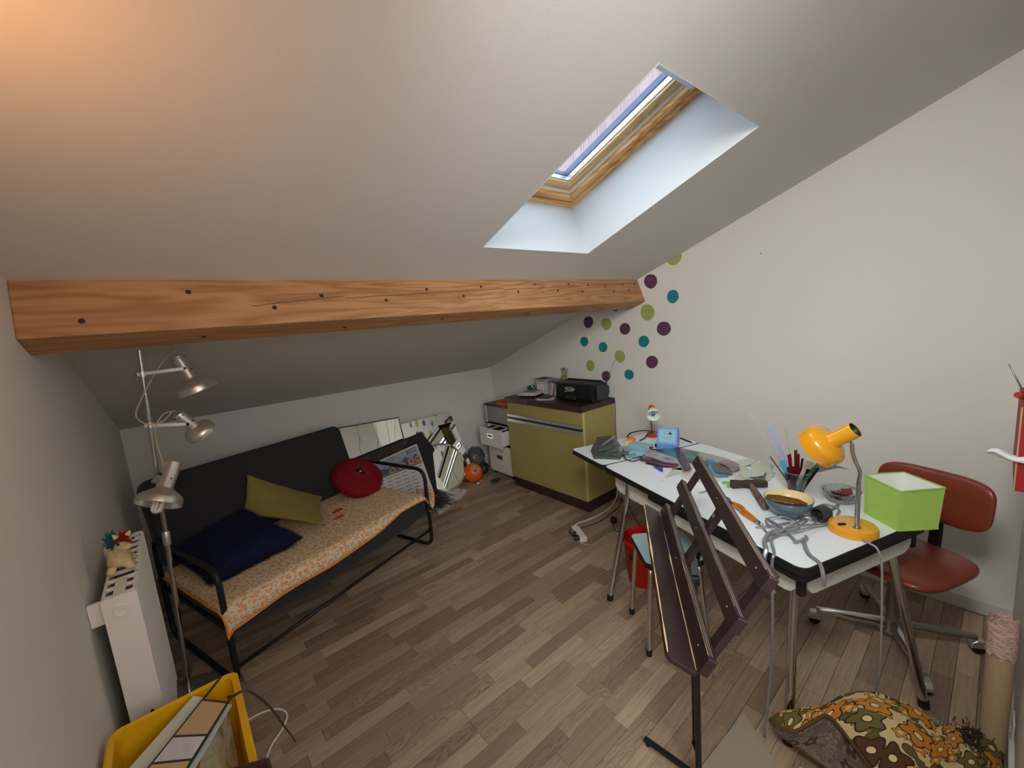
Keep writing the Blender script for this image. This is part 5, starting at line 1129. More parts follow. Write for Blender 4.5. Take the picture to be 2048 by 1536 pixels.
# cables
solo('soldering_iron_cable', 'black cable curving over the table from the blue power unit to the purple glass', 'cable', MB().tube(spline([(2.235, 1.375, T0+.02), (2.19, 1.37, T0+.03), (2.165, 1.33, T0+.034), (2.18, 1.27, T0+.034)], 6), .0035, 8), 'black', smooth=True)
solo('black_cable', 'black cable in a loop on the table below the light blue glass', 'cable', MB().tube(spline([(2.10, 1.50, T0+.02), (2.045, 1.46, T0+.010), (2.00, 1.42, T0+.005), (1.985, 1.375, T0+.004), (2.0, 1.35, T0+.005), (2.035, 1.33, T0+.0165)], 6), .0035, 8), 'black', smooth=True)
solo('lamp_cable', 'black cable arching behind the orange dome at the far table end', 'cable', MB().tube(spline([(2.37, 1.66, T0+.005), (2.43, 1.66, T0+.022), (2.50, 1.60, T0+.03), (2.56, 1.52, T0+.012), (2.60, 1.44, T0+.005)], 6), .0042, 8), 'black', smooth=True)
solo('lamp_cable', 'black cable crossing toward the wooden block from the clip lamp', 'cable', MB().tube(spline([(2.35, 1.545, T0+.004), (2.40, 1.54, T0+.010), (2.45, 1.55, T0+.02), (2.50, 1.56, T0+.022), (2.53, 1.50, T0+.005)], 6), .0042, 8), 'black', smooth=True)
solo('black_pen', 'black pen-like tool lying right of the blue power unit', 'tool', MB().tube([(2.545, 1.36, T0+.005), (2.50, 1.27, T0+.005), (2.49, 1.25, T0+.004)], [.005, .005, .002], 10), 'black', smooth=40)
# small orange lamp
ol = thing('clip_lamp', 'small desk lamp with white shade and orange cap behind the power unit', 'lamp', (2.50, 1.54, T0))
part('base', MB().lathe([(0, .016), (.03, .014), (.042, .006), (.043, 0), (0, 0)], (0, 0, 0), seg=28), 'redorange', ol, smooth=40)
part('stem', MB().tube(spline([(.0, 0, .014), (-.005, .0, .07), (-.022, -.006, .12), (-.02, -.02, .165)], 5), .0035, 8), 'black', ol, smooth=True)
hc = Vector((-.02, -.02, .185)); hd = Vector((-.62, -.55, -.42)).normalized()
part('shade', MB().lathe([(.016, -.028), (.02, -.01), (.036, .018), (.046, .05), (.0445, .05), (.034, .018), (.018, -.008), (.014, -.02)], hc, hd, 32), 'shadein', ol, smooth=True)
part('cap', MB().lathe([(0, -.052), (.012, -.05), (.019, -.04), (.021, -.022), (.018, -.010)], hc+Vector((.004, .004, .002)), hd, 24), 'redorange', ol, smooth=True)
part('bulb', MB().lathe([(0, .045), (.010, .04), (.015, .028), (.013, .014), (.008, 0), (.008, -.015)], hc, hd, 20), 'glass', ol, smooth=True)
# hammer
hm = thing('hammer', 'old hammer with rusty iron head and wooden handle on the table', 'hammer', (1.98, .73, T0), 0)
hx = Vector((2.058-1.955, .676-.798, 0)).normalized(); hy = Vector((0, 0, 1)).cross(hx)
mb = MB(); rows = []
for t_2, hw, hh in ((-.078, .016, .016), (-.072, .018, .018), (-.03, .0145, .0145), (0, .018, .017), (.03, .0145, .0135), (.06, .015, .014), (.078, .013, .013)):
    c_ = Vector((2.006, .737, T0+.0185))+hx*t_2; q = [c_+hy*a*hw+Vector((0, 0, b_*hh)) for a, b_ in ((-1, -.7), (-.7, -1), (.7, -1), (1, -.7), (1, .7), (.7, 1), (-.7, 1), (-1, .7))]; rows.append(q+[q[0]])
mb.grid(rows); mb.f.append(tuple(range(7, -1, -1))); mb.f.append(tuple(6*9+i for i in range(8))); part('head', mb, 'hammeriron', hm, world=True, smooth=35)
part('handle', MB().tube([(1.998, .725, T0+.02), (1.93, .68, T0+.018), (1.86, .632, T0+.016), (1.81, .60, T0+.0155)], [.0115, .0135, .0155, .0145], 14), 'hammerwood', hm, world=True, smooth=40)
# tumbler with strips
tm = thing('glass_tumbler', 'faceted clear drinking glass holding upright coloured glass strips', 'glass', (2.055, .56, T0))
Tc = Vector((2.055, .56, T0))
rows = []
prof = [(.026, 0), (.028, .004), (.036, .055), (.043, .082), (.045, .105), (.0425, .105), (.0405, .082), (.033, .055), (.025, .008), (.0, .008)]
mb = MB().lathe(prof, (0, 0, 0), seg=10); part('tumbler', mb, 'glass', tm, smooth=15); part('rim', MB().tube(circ_pts(.0437, .105), .0013, 6, True), 'glassedge', tm, smooth=True); part('foot', MB().tube(circ_pts(.027, .003), .0018, 6, True), 'glassedge', tm, smooth=True)
def strip(lab, base, tipp, w_, mt_, th=.003, face=None, tipr=False):
    b_, t_3 = Vector(base), Vector(tipp); d = (t_3-b_).normalized(); cm = (Vector((0, 0, 1.6))-t_3).normalized() if face is None else Vector(face); x = d.cross(cm).normalized(); n_ = x.cross(d).normalized(); ln = (t_3-b_).length
    if tipr: poly = [(-w_/2, 0), (w_/2, 0), (w_/2, ln-.01), (w_*.3, ln), (-w_*.3, ln), (-w_/2, ln-.01)]
    else: poly = [(-w_/2, 0), (w_/2, 0), (w_/2*.96, ln), (-w_/2*.9, ln-.004)]
    return solo('glass_strip', lab, 'glass strip', MB().prism(poly, 0, th, lambda a, c_, e_: b_+x*a+d*c_+n_*e_), mt_, 'glass strips in the tumbler', bevel=.0003)
def tp(ax, ay, z): return (Tc.x+ax, Tc.y+ay, T0+z)
# camera-right direction r, away direction g at the tumbler
rd_ = Vector((.56, -2.05, 0)).normalized(); aw = Vector((2.05, .56, 0)).normalized()
def tv(r_, a_, z): return tuple(Tc+rd_*r_+aw*a_+Vector((0, 0, z)))
strip('longest clear glass strip leaning far left out of the tumbler', tv(.006, .012, .012), tv(-.185, .03, .36), .020, 'clearstrip')
strip('white backed clear strip standing behind the cyan strip', tv(-.006, .018, .012), tv(-.065, .03, .21), .026, 'creamglass')
strip('broad lilac glass strip with rounded top leaning left in the tumbler', tv(.004, .008, .012), tv(-.105, .02, .315), .026, 'lilac', tipr=True)
strip('very thin clear sliver standing beside the lilac strip', tv(.002, .014, .012), tv(-.045, .02, .30), .004, 'clearstrip')
strip('cyan glass strip at the left rim of the tumbler', tv(-.010, .0, .012), tv(-.055, -.01, .155), .024, 'cyanglass')
strip('dark blue thin rod leaning left over the tumbler rim', tv(.0, -.012, .012), tv(-.10, .0, .165), .006, 'smokydark')
strip('dark red strip second from the left of the red ones', tv(-.004, .004, .012), tv(-.028, .0, .185), .016, 'redglass')
strip('wide dark red strip in the middle of the tumbler', tv(.004, .014, .012), tv(.002, .015, .185), .020, 'redglass')
strip('dark olive strip top behind the wide red strip', tv(.002, .020, .012), tv(-.004, .024, .20), .014, 'smokydark')
strip('pale green thin strip between the red strips', tv(-.006, -.004, .012), tv(-.016, -.006, .20), .006, 'palegreen')
strip('maroon wide strip low at the front left of the tumbler', tv(-.010, -.014, .012), tv(-.022, -.02, .135), .030, 'redbrown')
strip('maroon strip at the front right of the tumbler', tv(.012, -.010, .012), tv(.045, -.012, .130), .016, 'redbrown')
strip('maroon strip sloping right behind the green one', tv(.014, .0, .012), tv(.075, .0, .138), .020, 'redbrown')
strip('maroon triangular tip pointing left of the lamp head', tv(.008, .014, .012), tv(.022, .02, .165), .010, 'redbrown')
strip('cream white glass strip leaning right in the tumbler', tv(.004, -.008, .012), tv(.050, -.012, .165), .034, 'creamglass')
strip('streaky green glass strip leaning right over the rim', tv(-.004, -.018, .012), tv(.080, -.018, .165), .014, 'emerald')
# curved lilac blade to the right
pts = [(0, 0), (.04, .030), (.08, .040), (.125, .040), (.175, .026), (.13, .028), (.09, .014), (.04, -.004), (.0, -.014)]
b_ = Vector(tv(.028, .012, .105)); solo('glass_strip', 'curved pale lilac glass blade pointing right above the crystal bowl', 'glass strip', MB().prism(pts, 0, .003, lambda a, c_, e_: b_+rd_*a*.9+Vector((0, 0, 1))*c_+aw*(e_+a*.1)), 'lilac', 'glass strips in the tumbler')
# blue bowl
bw = thing('glazed_bowl', 'blue glazed pottery bowl with cream inside on the table', 'bowl', (1.815, .520, T0))
prof = [(.0, 0), (.036, 0), (.037, .005), (.034, .008), (.060, .028), (.078, .052), (.085, .080), (.0825, .081), (.074, .053), (.056, .030), (.03, .014), (0, .012)]
part('bowl', MB().lathe(prof[:8], (0, 0, 0), seg=44), 'bowlblue', bw, smooth=True)
part('inner_glaze', MB().lathe(prof[6:], (0, 0, 0), seg=44), 'cream', bw, smooth=True, label='cream inner glaze')
for k in range(6):
    a = radians(200+k*60-12); c_ = Vector((cos(a), sin(a), 0)); part('daisy', MB().lathe([(0, .0025), (.007, .002), (.0095, 0)], c_*.0722+Vector((0, 0, .049)), c_+Vector((0, 0, -.75)), 14), 'cream', bw, smooth=True)
solo('amber_glass_slab', 'wide amber brown textured glass piece standing in the blue bowl', 'glass piece', MB().prism([(-.074, .0), (-.06, -.018), (.062, -.026), (.070, -.006), (.04, .012), (-.03, .020), (-.070, .014)], 0, .028, lambda a, b_, c_: Vector((1.817, .525, T0+.070))+Vector((.27, -.962, 0))*a*.98+Vector((.55, .15, .50))*b_+Vector((.3, .1, -.6))*c_), 'amber', bevel=.002)
shard('dark brown thin glass edge in front of the amber slab in the bowl', [(1.775,.575),(1.80,.585),(1.825,.455),(1.80,.45)], 'redbrown', .052, .004, (.3, 0))
# crystal bowl with dark red pieces
cbw = thing('crystal_bowl', 'clear cut glass bowl filled with red glass pieces', 'bowl', (2.085, .405, T0))
rows = []
for r_, z in [(0, .002), (.03, .0), (.046, .012), (.060, .030), (.068, .052), (.065, .053), (.056, .032), (.042, .017), (0, .010)]:
    rows.append([Vector(((r_+(.002*(k % 2) if .04 < r_ < .066 else 0))*cos(2*pi*k/40), (r_+(.002*(k % 2) if .04 < r_ < .066 else 0))*sin(2*pi*k/40), z)) for k in range(40)]); rows[-1].append(rows[-1][0].copy())
part('cut_bowl', MB().grid(rows), 'glass', cbw)
rnd = random.Random(31)
for k in range(9):
    a = rnd.uniform(0, 6.28); rr_ = rnd.uniform(0, .03); cx_, cy_ = 2.085+rr_*cos(a), .405+rr_*sin(a); b2 = rnd.uniform(0, 3); l_ = rnd.uniform(.026, .038)
    shard('dark pink red glass piece in the crystal bowl', [(cx_+l_*cos(b2), cy_+l_*sin(b2)), (cx_+l_*.6*cos(b2+1.7), cy_+l_*.6*sin(b2+1.7)), (cx_+l_*cos(b2+3.1), cy_+l_*sin(b2+3.1)), (cx_+l_*.5*cos(b2+4.6), cy_+l_*.5*sin(b2+4.6))], ('pinkglass', 'redbrown', 'redglass')[k % 3], (.014+k*.0048), .003, (rnd.uniform(-.2, .2), rnd.uniform(-.2, .2)), grp='red glass in the crystal bowl')
# amber glass cutter
gc = thing('glass_cutter', 'curved amber plastic pistol-grip glass cutter on the table', 'cutter', (1.71, .64, T0))
pts = spline([(1.762, .715, T0+.014), (1.745, .675, T0+.016), (1.715, .648, T0+.016), (1.69, .61, T0+.014), (1.672, .585, T0+.013)], 5)
part('body', MB().tube(pts, [.006+.007*sin(pi*min(1, .25+i/(len(pts)-1)*.7)) for i in range(len(pts))], 12), 'amberclear', gc, world=True, smooth=True)
part('cutting_head', MB().tube([(1.672, .585, T0+.013), (1.664, .572, T0+.012)], [.0085, .0075], 12), 'chrome', gc, world=True, smooth=40)
part('wheel', MB().sph((1.660, .565, T0+.009), .0075, 12, 8), 'chrome', gc, world=True, smooth=True)
# lead cames in a tangle
def came(lab, pts, w_=.0052, h=.003): 
    q = spline([(a, b_, T0+.0035+c_) for a, b_, c_ in pts], 6); return solo('lead_came', lab, 'lead strip', MB().tube(q, w_, 6, sy=.6), 'leadc', 'lead cames tangled on the table', smooth=False)
came('long lead came crossing the tangle toward the table corner', [(1.735,.572,.0),(1.70,.535,.01),(1.65,.475,.012),(1.615,.435,.004)])
came('lead came pointing left out of the tangle', [(1.635,.575,0),(1.665,.545,.004),(1.70,.515,.008),(1.75,.495,.002)])
came('lead came lying lowest in the tangle, pointing at the table edge', [(1.56,.515,0),(1.585,.505,.002),(1.64,.49,.006),(1.70,.485,.010)])
came('looped lead came forming the wide ring of the tangle', [(1.72,.56,.012),(1.755,.525,.016),(1.745,.475,.018),(1.70,.45,.016),(1.66,.475,.014),(1.655,.525,.012),(1.69,.56,.012),(1.725,.555,.006)], .0032)
came('second looped lead came inside the wide ring', [(1.65,.555,.002),(1.615,.525,.004),(1.62,.49,.01),(1.67,.455,.014),(1.74,.42,.02),(1.80,.425,.022),(1.805,.455,.016),(1.78,.47,.008)], .0038)
came('long lead came running toward the black cylinder', [(1.60,.51,.016),(1.655,.48,.02),(1.72,.44,.022),(1.79,.40,.012),(1.85,.385,.003)])
came('lead came from the bowl foot to the tangle', [(1.85,.48,.002),(1.80,.455,.010),(1.75,.455,.024),(1.68,.47,.026),(1.61,.50,.012)])
came('flat lead came curling near the lamp base', [(1.685,.425,.0),(1.655,.415,.006),(1.63,.42,.01),(1.60,.44,.006)])
came('lead came beside the crystal bowl behind the black cylinder', [(1.83,.425,0),(1.89,.45,.004),(1.95,.455,.008),(2.0,.43,.006),(1.985,.39,.0),(1.93,.385,0)])
came('straight lead came leaning behind the black cylinder', [(1.90,.415,.0),(1.96,.41,.004),(2.02,.40,.006)], .006)
def hang(lab, pts, r_=.0045): return solo('lead_came', lab, 'lead strip', MB().tube(spline(pts, 7), r_, 6, sy=.6), 'leadc', 'lead cames hanging over the table edge', smooth=False)
e1 = TX @ Vector((-.008, .13, 0)); e2 = TX @ Vector((-.008, .10, 0))
hang('wide lead came bent down over the long table edge', [(1.66,.505,T0+.008),(1.61,.52,T0+.012),(1.545,.515,T0+.010),(e1.x+.012,e1.y,T0+.006),(e1.x-.008,e1.y,.70),(e1.x-.010,e1.y-.005,.64),(e1.x+.002,e1.y-.03,.585)], .0075)
hang('thin lead came hanging beside the wide one to the floor', [(1.64,.50,T0+.010),(1.57,.50,T0+.010),(e2.x+.012,e2.y,T0+.006),(e2.x-.008,e2.y,.70),(e2.x-.010,e2.y-.004,.5),(e2.x-.006,e2.y,.3),(e2.x-.016,e2.y+.01,.1),(e2.x-.02,e2.y+.015,.01)], .0048)
hang('short flat lead came draped over the near table corner', [(1.655,.425,T0+.006),(1.60,.405,T0+.008),(1.555,.38,T0+.006),(1.525,.345,T0+.004),(1.5,.328,.705),(1.497,.326,.675)], .007)
# black cylinder (loupe / tape core)
bcx = Vector((1.850, .418, T0+.031)); bd = Vector((-.85, .22, .06)).normalized()
ly = thing('loupe', 'short black cylinder lying on its side beside the yellow lamp base', 'loupe', (1.845, .412, T0))
part('barrel', MB().lathe([(.020, -.026), (.027, -.026), (.029, -.022), (.029, .020), (.027, .026), (.021, .026)], bcx, bd, 28, True), 'sidegrey', ly, world=True, smooth=40)
part('lens', MB().lathe([(0, .006), (.0205, .004), (.0205, 0), (0, 0)], bcx, bd, 24), 'smokydark', ly, world=True, smooth=True)
# yellow desk lamp
yl = thing('desk_lamp', 'yellow enamelled desk lamp with chrome gooseneck near the table corner', 'lamp', (1.832, .318, T0))
part('base', MB().lathe([(0, .030), (.060, .0295), (.071, .026), (.075, .019), (.075, .002), (.073, 0), (0, 0)], (0, 0, 0), seg=56), 'yellow', yl, smooth=40)
part('stem', MB().tube([(-.025, -.016, .029), (-.018, -.014, .20)], .0075, 16), 'chrome', yl, smooth=40)
part('stem_collar', MB().lathe([(0, .008), (.0125, .007), (.0135, 0), (0, 0)], (-.025, -.016, .029), seg=20), 'chrome', yl, smooth=40)
g0 = spline([(-.018, -.014, .20), (-.014, -.016, .235), (-.010, -.002, .27), (-.006, .008, .30), (-.002, .012, .335)], 8)
part('gooseneck', MB().tube(g0, [.0058+.0007*(i % 2) for i in range(len(g0))], 12), 'chrome', yl, smooth=True)
part('switch', MB().box((-.035, .026, .033), (.026, .009, .007), rz=2.4), 'black', yl, bevel=.002)
hb = Vector((-.008, .004, .388)); hf = Vector((.004, .112, .300)); d = (hf-hb); ln = d.length; d.normalize()
prof = [(.0275, -.002), (.0285, 0), (.0285, ln*.52), (.032, ln*.57), (.055, ln*.61), (.071, ln*.68), (.078, ln*.77), (.0790, ln*.80), (.0795, ln*1.07), (.0775, ln*1.07), (.0765, ln*.82), (.067, ln*.70), (.030, ln*.62), (.0265, ln*.5), (.0265, -.002)]
hd_ = part('lamp_head', MB().lathe(prof, hb, d, 52, True), 'yellow', yl, smooth=40)
q = part('socket', MB().lathe([(0, .02), (.012, .02), (.013, .026), (.0262, .03), (.0262, .033), (0, .033)], hb, d, 20), 'dullsteel', yl, smooth=40); q.parent = hd_
q = part('inner_sleeve', MB().lathe([(.0265, .0), (.0262, .0), (.0255, .05), (.0265, .05)], hb, d, 30), 'black', yl, smooth=True); q.parent = hd_
q = part('bracket', MB().bar(hb+Vector((.006, .01, -.052)), hb+Vector((-.002, .02, -.024)), .014, .005), 'chrome', yl, bevel=.001); q.parent = hd_
# lamp flex down the table end to the floor
fx_ = [(1.765, .275, T0+.008), (1.748, .262, T0+.006)]
solo('lamp_flex', 'grey flex from the yellow lamp hanging down to the floor', 'cord', MB().tube(spline([(1.775, .283, T0+.010), (1.752, .262, T0+.010), (1.738, .235, T0+.004), (1.737, .222, .69), (1.742, .218, .60), (1.75, .215, .45), (1.76, .215, .25), (1.79, .24, .08), (1.80, .27, .006), (1.79, .31, .005), (1.74, .33, .005)], 7), .0036, 8), 'cable_g', smooth=True)
# green lamp shade box
sh = thing('lampshade', 'square lime green fabric lampshade standing upside down at the table corner', 'lampshade', (2.03, .215, T0))
bot = [Vector((1.925, .207, T0)), Vector((2.028, .112, T0)), Vector((2.128, .216, T0)), Vector((2.024, .318, T0))]
topq = [Vector((1.935, .207, T0+.148)), Vector((2.060, .103, T0+.148)), Vector((2.160, .225, T0+.148)), Vector((2.050, .325, T0+.148))]
cen = sum(bot+topq, Vector())/8
for i in range(4):
    j = (i+1) % 4; a, b_, c_, d_ = bot[i], bot[j], topq[j], topq[i]; n_ = (b_-a).cross(d_-a).normalized()
    if n_.dot(cen-a) < 0: n_ = -n_
    part('side_panel', MB().add([a, b_, c_, d_]+[p+n_*.0012 for p in (a, b_, c_, d_)], [(0, 1, 2, 3), (7, 6, 5, 4), (0, 4, 5, 1), (1, 5, 6, 2), (2, 6, 7, 3), (3, 7, 4, 0)]), 'greenshade', sh, world=True)
    part('lining', MB().add([p+n_*.0018 for p in (a, b_, c_, d_)], [(0, 1, 2, 3)]), 'shadein', sh, world=True, label='white lining')
    part('rim', MB().bar(d_, c_, .004, .006), 'greenshade', sh, world=True)
    part('rim', MB().bar(a+Vector((0, 0, .003)), b_+Vector((0, 0, .003)), .004, .006), 'greenshade', sh, world=True)

# ================================================================= MUSIC STAND (dark wooden slatted desk on a black post)
mD = Vector((.80984, .58654, -.01174)); mW = Vector((.30956, -.41023, .85784)); mN = Vector((-.49834, .69834, .51379)); mO = Vector((1.1251, .6219, .80687))
ms = thing('music_stand', 'dark wooden slatted music stand on a black post in front of the table', 'music stand', (1.155, .58, 0), 0)
def mp_(u, w_, n_): return mO+mD*u+mW*w_+mN*n_
HL = .402
def slat(nm, w0, w1, n0, n1, u0=-HL, u1=HL, **k):
    mb = MB(); P_ = [mp_(u, w_, n_) for n_ in (n0, n1) for w_ in (w0, w1) for u in (u0, u1)]
    mb.add(P_, [(0, 2, 3, 1), (4, 5, 7, 6), (0, 1, 5, 4), (2, 6, 7, 3), (0, 4, 6, 2), (1, 3, 7, 5)]); return part(nm, mb, 'stand', ms, world=True, bevel=.003, **k)
s1 = slat('slat', -.024, .0235, -.022, 0); s2 = slat('slat', .102, .1435, -.022, 0, -.398, .398); s3 = slat('slat', .218, .259, -.022, 0, -.396, .396)
# ledge plank with worn pale outer edge and clipped far ends
poly = [(-HL, .000), (HL, .000), (HL, .062), (HL-.012, .070), (-HL+.012, .070), (-HL, .060)]
lg = part('ledge', MB().prism(poly, -.038, -.0245, lambda a, b_, c_: mp_(a, c_, b_)), 'stand', ms, world=True, bevel=.002)
rnd = random.Random(3)
def worn(par, u0, u1, w_, n_, wd, n=26):
    mb = MB(); pts = []; rad = []
    for i in range(n+1):
        u = u0+(u1-u0)*i/n; pts.append(mp_(u, w_, n_)); rad.append(wd*(.25+.75*abs(noise.noise(Vector((u*9, w_*50, 3))))*2.0))
    mb.tube(pts, rad, 6); q = part('worn_edge', mb, 'worn', ms, world=True, label='bare worn wood edge'); q.parent = par
worn(lg, -HL+.014, HL-.014, -.0252, .0695, .0032); worn(lg, -HL+.01, HL*.2, -.0248, .0008, .0022); worn(s1, -HL+.01, HL-.01, .0232, -.0006, .0006)
worn(s2, -.36, .36, .1432, -.0006, .0006); worn(s3, -.37, .36, .2587, -.0006, .0006)
for sl, w_ in ((s1, .0232), (s2, .1432), (s3, .2588)):
    for dn_ in (-.006, -.011):
        q = part('groove', MB().tube([mp_(-.39, w_+.0004, dn_), mp_(.39, w_+.0002, dn_)], .0006, 5), 'cable_g', ms, world=True); q.parent = sl
for u in (-.34, .03, .365):
    mb = MB(); P_ = [mp_(uu, w_, n_) for n_ in (-.040, -.0225) for w_ in (-.02, .255) for uu in (u-.018, u+.018)]
    q = part('batten', mb.add(P_, [(0, 2, 3, 1), (4, 5, 7, 6), (0, 1, 5, 4), (2, 6, 7, 3), (0, 4, 6, 2), (1, 3, 7, 5)]), 'stand', ms, world=True, bevel=.002)
    for w_, sl in ((.0, s1), (.123, s2), (.239, s3)):
        z_ = part('screw', MB().lathe([(0, .001), (.002, .0008), (.0025, 0)], mp_(u, w_, 0), mN, 10), 'cable_g', ms, world=True); z_.parent = sl
# chalk mark on the middle batten
text('G', .022, frame(mp_(.03, .185, -.0222), mW, mN), 'board', ms, name='chalk_mark')
Pp = Vector((1.155, .58, 0))
part('post', MB().box(Pp+Vector((0, 0, .29)), (.018, .018, .56), rz=.6), 'blackmetal', ms, world=True, bevel=.002)
part('post', MB().box(Pp+Vector((0, 0, .60)), (.013, .013, .30), rz=.6), 'blackmetal', ms, world=True, bevel=.001)
part('height_rod', MB().tube([Pp+Vector((.03, .03, .10)), Pp+Vector((.03, .03, .74))], .004, 8), 'blackmetal', ms, world=True, smooth=True)
part('rod_bracket', MB().bar(Pp+Vector((.0, .0, .10)), Pp+Vector((.035, .035, .10)), .01, .01), 'blackmetal', ms, world=True)
part('clamp', MB().box(Pp+Vector((.008, .008, .755)), (.05, .03, .028), rz=.62), 'blackmetal', ms, world=True, bevel=.004)
part('tilt_bracket', MB().bar(Pp+Vector((0, 0, .76)), mp_(.03, .03, -.045), .022, .006).bar(Pp+Vector((.02, .01, .77)), mp_(.045, .10, -.041), .012, .006), 'blackmetal', ms, world=True, bevel=.001)
part('wing_screw', MB().bar(Pp+Vector((.03, -.03, .765)), Pp+Vector((.075, -.012, .745)), .012, .006).tube([Pp, Pp], .001) if False else MB().bar(Pp+Vector((.03, -.03, .765)), Pp+Vector((.075, -.012, .745)), .012, .006), 'blackmetal', ms, world=True, bevel=.001)
for a in (94, 184, 274):
    d = Vector((cos(radians(a)), sin(radians(a)), 0)); part('foot_bar', MB().bar(Pp+Vector((0, 0, .018)), Pp+d*.20+Vector((.0, 0, .018)), .022, .008), 'blackmetal', ms, world=True, bevel=.003)
    part('foot_pad', MB().lathe([(0, .014), (.008, .014), (.009, 0), (0, 0)], Pp+d*.185, (0, 0, 1), 12), 'rubber', ms, world=True, smooth=40)

# ================================================================= STOOL AND BUCKET
sA, sB, sCc, sDd = Vector((1.692, 1.197, 0)), Vector((1.512, .986, 0)), Vector((1.726, .806, 0)), Vector((1.906, 1.017, 0))
st_ = thing('kitchen_stool', 'square stool with pale blue top and chrome legs behind the music stand', 'stool', tuple((sA+sCc)/2), atan2((sB-sA).y, (sB-sA).x))
inv_ = XF[st_.name].inverted(); h_ = .138
part('seat', MB().prism(rrect(-h_, h_, -h_, h_, .03, 6), .432, .458), 'rubber', st_, smooth=40, bevel=.003)
part('seat_top', MB().prism(rrect(-h_+.004, h_-.004, -h_+.004, h_-.004, .027, 6), .457, .4605), 'peacock', st_, smooth=40, label='pale blue laminate top')
part('seat_frame', MB().tube(fillet([(-.10, -.10, .422), (.10, -.10, .422), (.10, .10, .422), (-.10, .10, .422)], .03, 5, True), .008, 10, True), 'dullsteel', st_, smooth=True)
for sx_ in (-1, 1):
    for sy_ in (-1, 1):
        l_ = part('leg', MB().tube(fillet([(sx_*.06, sy_*.10, .418), (sx_*.112, sy_*.112, .418), (sx_*.142, sy_*.142, .012)], .035, 5), .0112, 14), 'chrome', st_, smooth=40)
        q = part('foot_cap', MB().tube([(sx_*.1405, sy_*.1405, .03), (sx_*.142, sy_*.142, .001)], .0135, 14), 'rubber', st_, smooth=40); q.parent = l_
part('stretcher', MB().tube([(-.128, .128, .20), (.128, .128, .20)], .005, 8), 'dullsteel', st_, smooth=True)
bk = thing('bucket', 'red plastic bucket on the floor under the table', 'bucket', (1.985, 1.31, 0))
part('pail', MB().lathe([(0, .001), (.085, .0), (.089, .004), (.113, .255), (.120, .262), (.120, .280), (.116, .285), (.110, .28), (.086, .01), (0, .008)], (0, 0, 0), seg=44), 'red', bk, smooth=40)
part('handle_lug', MB().sph((-.118, .0, .20), (.014, .016, .018), 12, 8), 'black', bk, smooth=True)

# ================================================================= SWIVEL CHAIR
hub = Vector((2.345, .253, 0)); fw = Vector((-.93, .37, 0)).normalized(); sd = Vector((.37, .93, 0)).normalized()
ch = thing('swivel_chair', 'brown leather swivel chair with chrome four-star base behind the table', 'chair', tuple(hub), atan2(fw.y, fw.x))
sc0 = hub+fw*.075+Vector((.0, -.042, 0))
def cush(cen, ax, ay, az, hx_, hy_, hz_, p_=3.2, curve=0, dish=0, n=28):
    mb = MB(); rows = []
    for i in range(n+1):
        th = pi*i/n; r_ = []
        for j in range(2*n+1):
            ph = 2*pi*j/(2*n); se = lambda v, e: (abs(v)**e)*(1 if v >= 0 else -1); e = 2/p_
            x = hx_*se(sin(th), .62)*se(cos(ph), e); y_ = hy_*se(sin(th), .62)*se(sin(ph), e); z = hz_*se(cos(th), .8)
            z2 = z+curve*(y_/hy_)**2+dish*(x/hx_)**2
            r_.append(cen+ax*x+ay*y_+az*z2)
        rows.append(r_)
    return mb.grid(rows)
Z3 = Vector((0, 0, 1))
part('seat', cush(sc0+Z3*.452, fw, sd, Z3, .205, .205, .034, 4.2, .006, .006), 'leather', ch, world=True, smooth=True)
part('seat_pan', MB().lathe([(0, 0), (.12, .0), (.15, .02), (0, .02)], sc0+Z3*.405, (0, 0, 1), 28), 'black', ch, world=True, smooth=40)
bc_ = hub-fw*.135+Z3*.695+Vector((.01, -.042, 0)); bn = (fw+Z3*.16).normalized(); bu = (Z3-bn*Z3.dot(bn)).normalized()
part('backrest', cush(bc_, bu, sd, bn, .112, .202, .026, 4.0, .022, 0), 'leather', ch, world=True, smooth=True)
part('back_shell', cush(bc_-bn*.02, bu, sd, bn, .104, .193, .014, 4.0, .022, 0), 'black', ch, world=True, smooth=True)
part('back_bracket', MB().tube(fillet([sc0+Z3*.415-fw*.05, sc0-fw*.24+Z3*.41, hub-fw*.185+Z3*.50+Vector((0, -.04, 0)), bc_-bn*.035], .06, 6), .024, 12, sy=.32), 'black', ch, world=True, smooth=True)
part('column', MB().tube([hub+Z3*.07, hub+Z3*.30], .024, 20), 'dullsteel', ch, world=True, smooth=40)
part('column', MB().tube([hub+Z3*.30, hub+fw*.01+Z3*.41], .014, 16), 'black', ch, world=True, smooth=40)
part('lever', MB().tube([hub+fw*.03+Z3*.39, hub+fw*.16+sd*.10+Z3*.385, hub+fw*.20+sd*.12+Z3*.385], [.004, .004, .009], 10), 'black', ch, world=True, smooth=40)
part('hub', MB().lathe([(0, .06), (.026, .06), (.034, .03), (.036, 0), (0, 0)], hub+Z3*.055, (0, 0, 1), 24), 'chrome', ch, world=True, smooth=40)
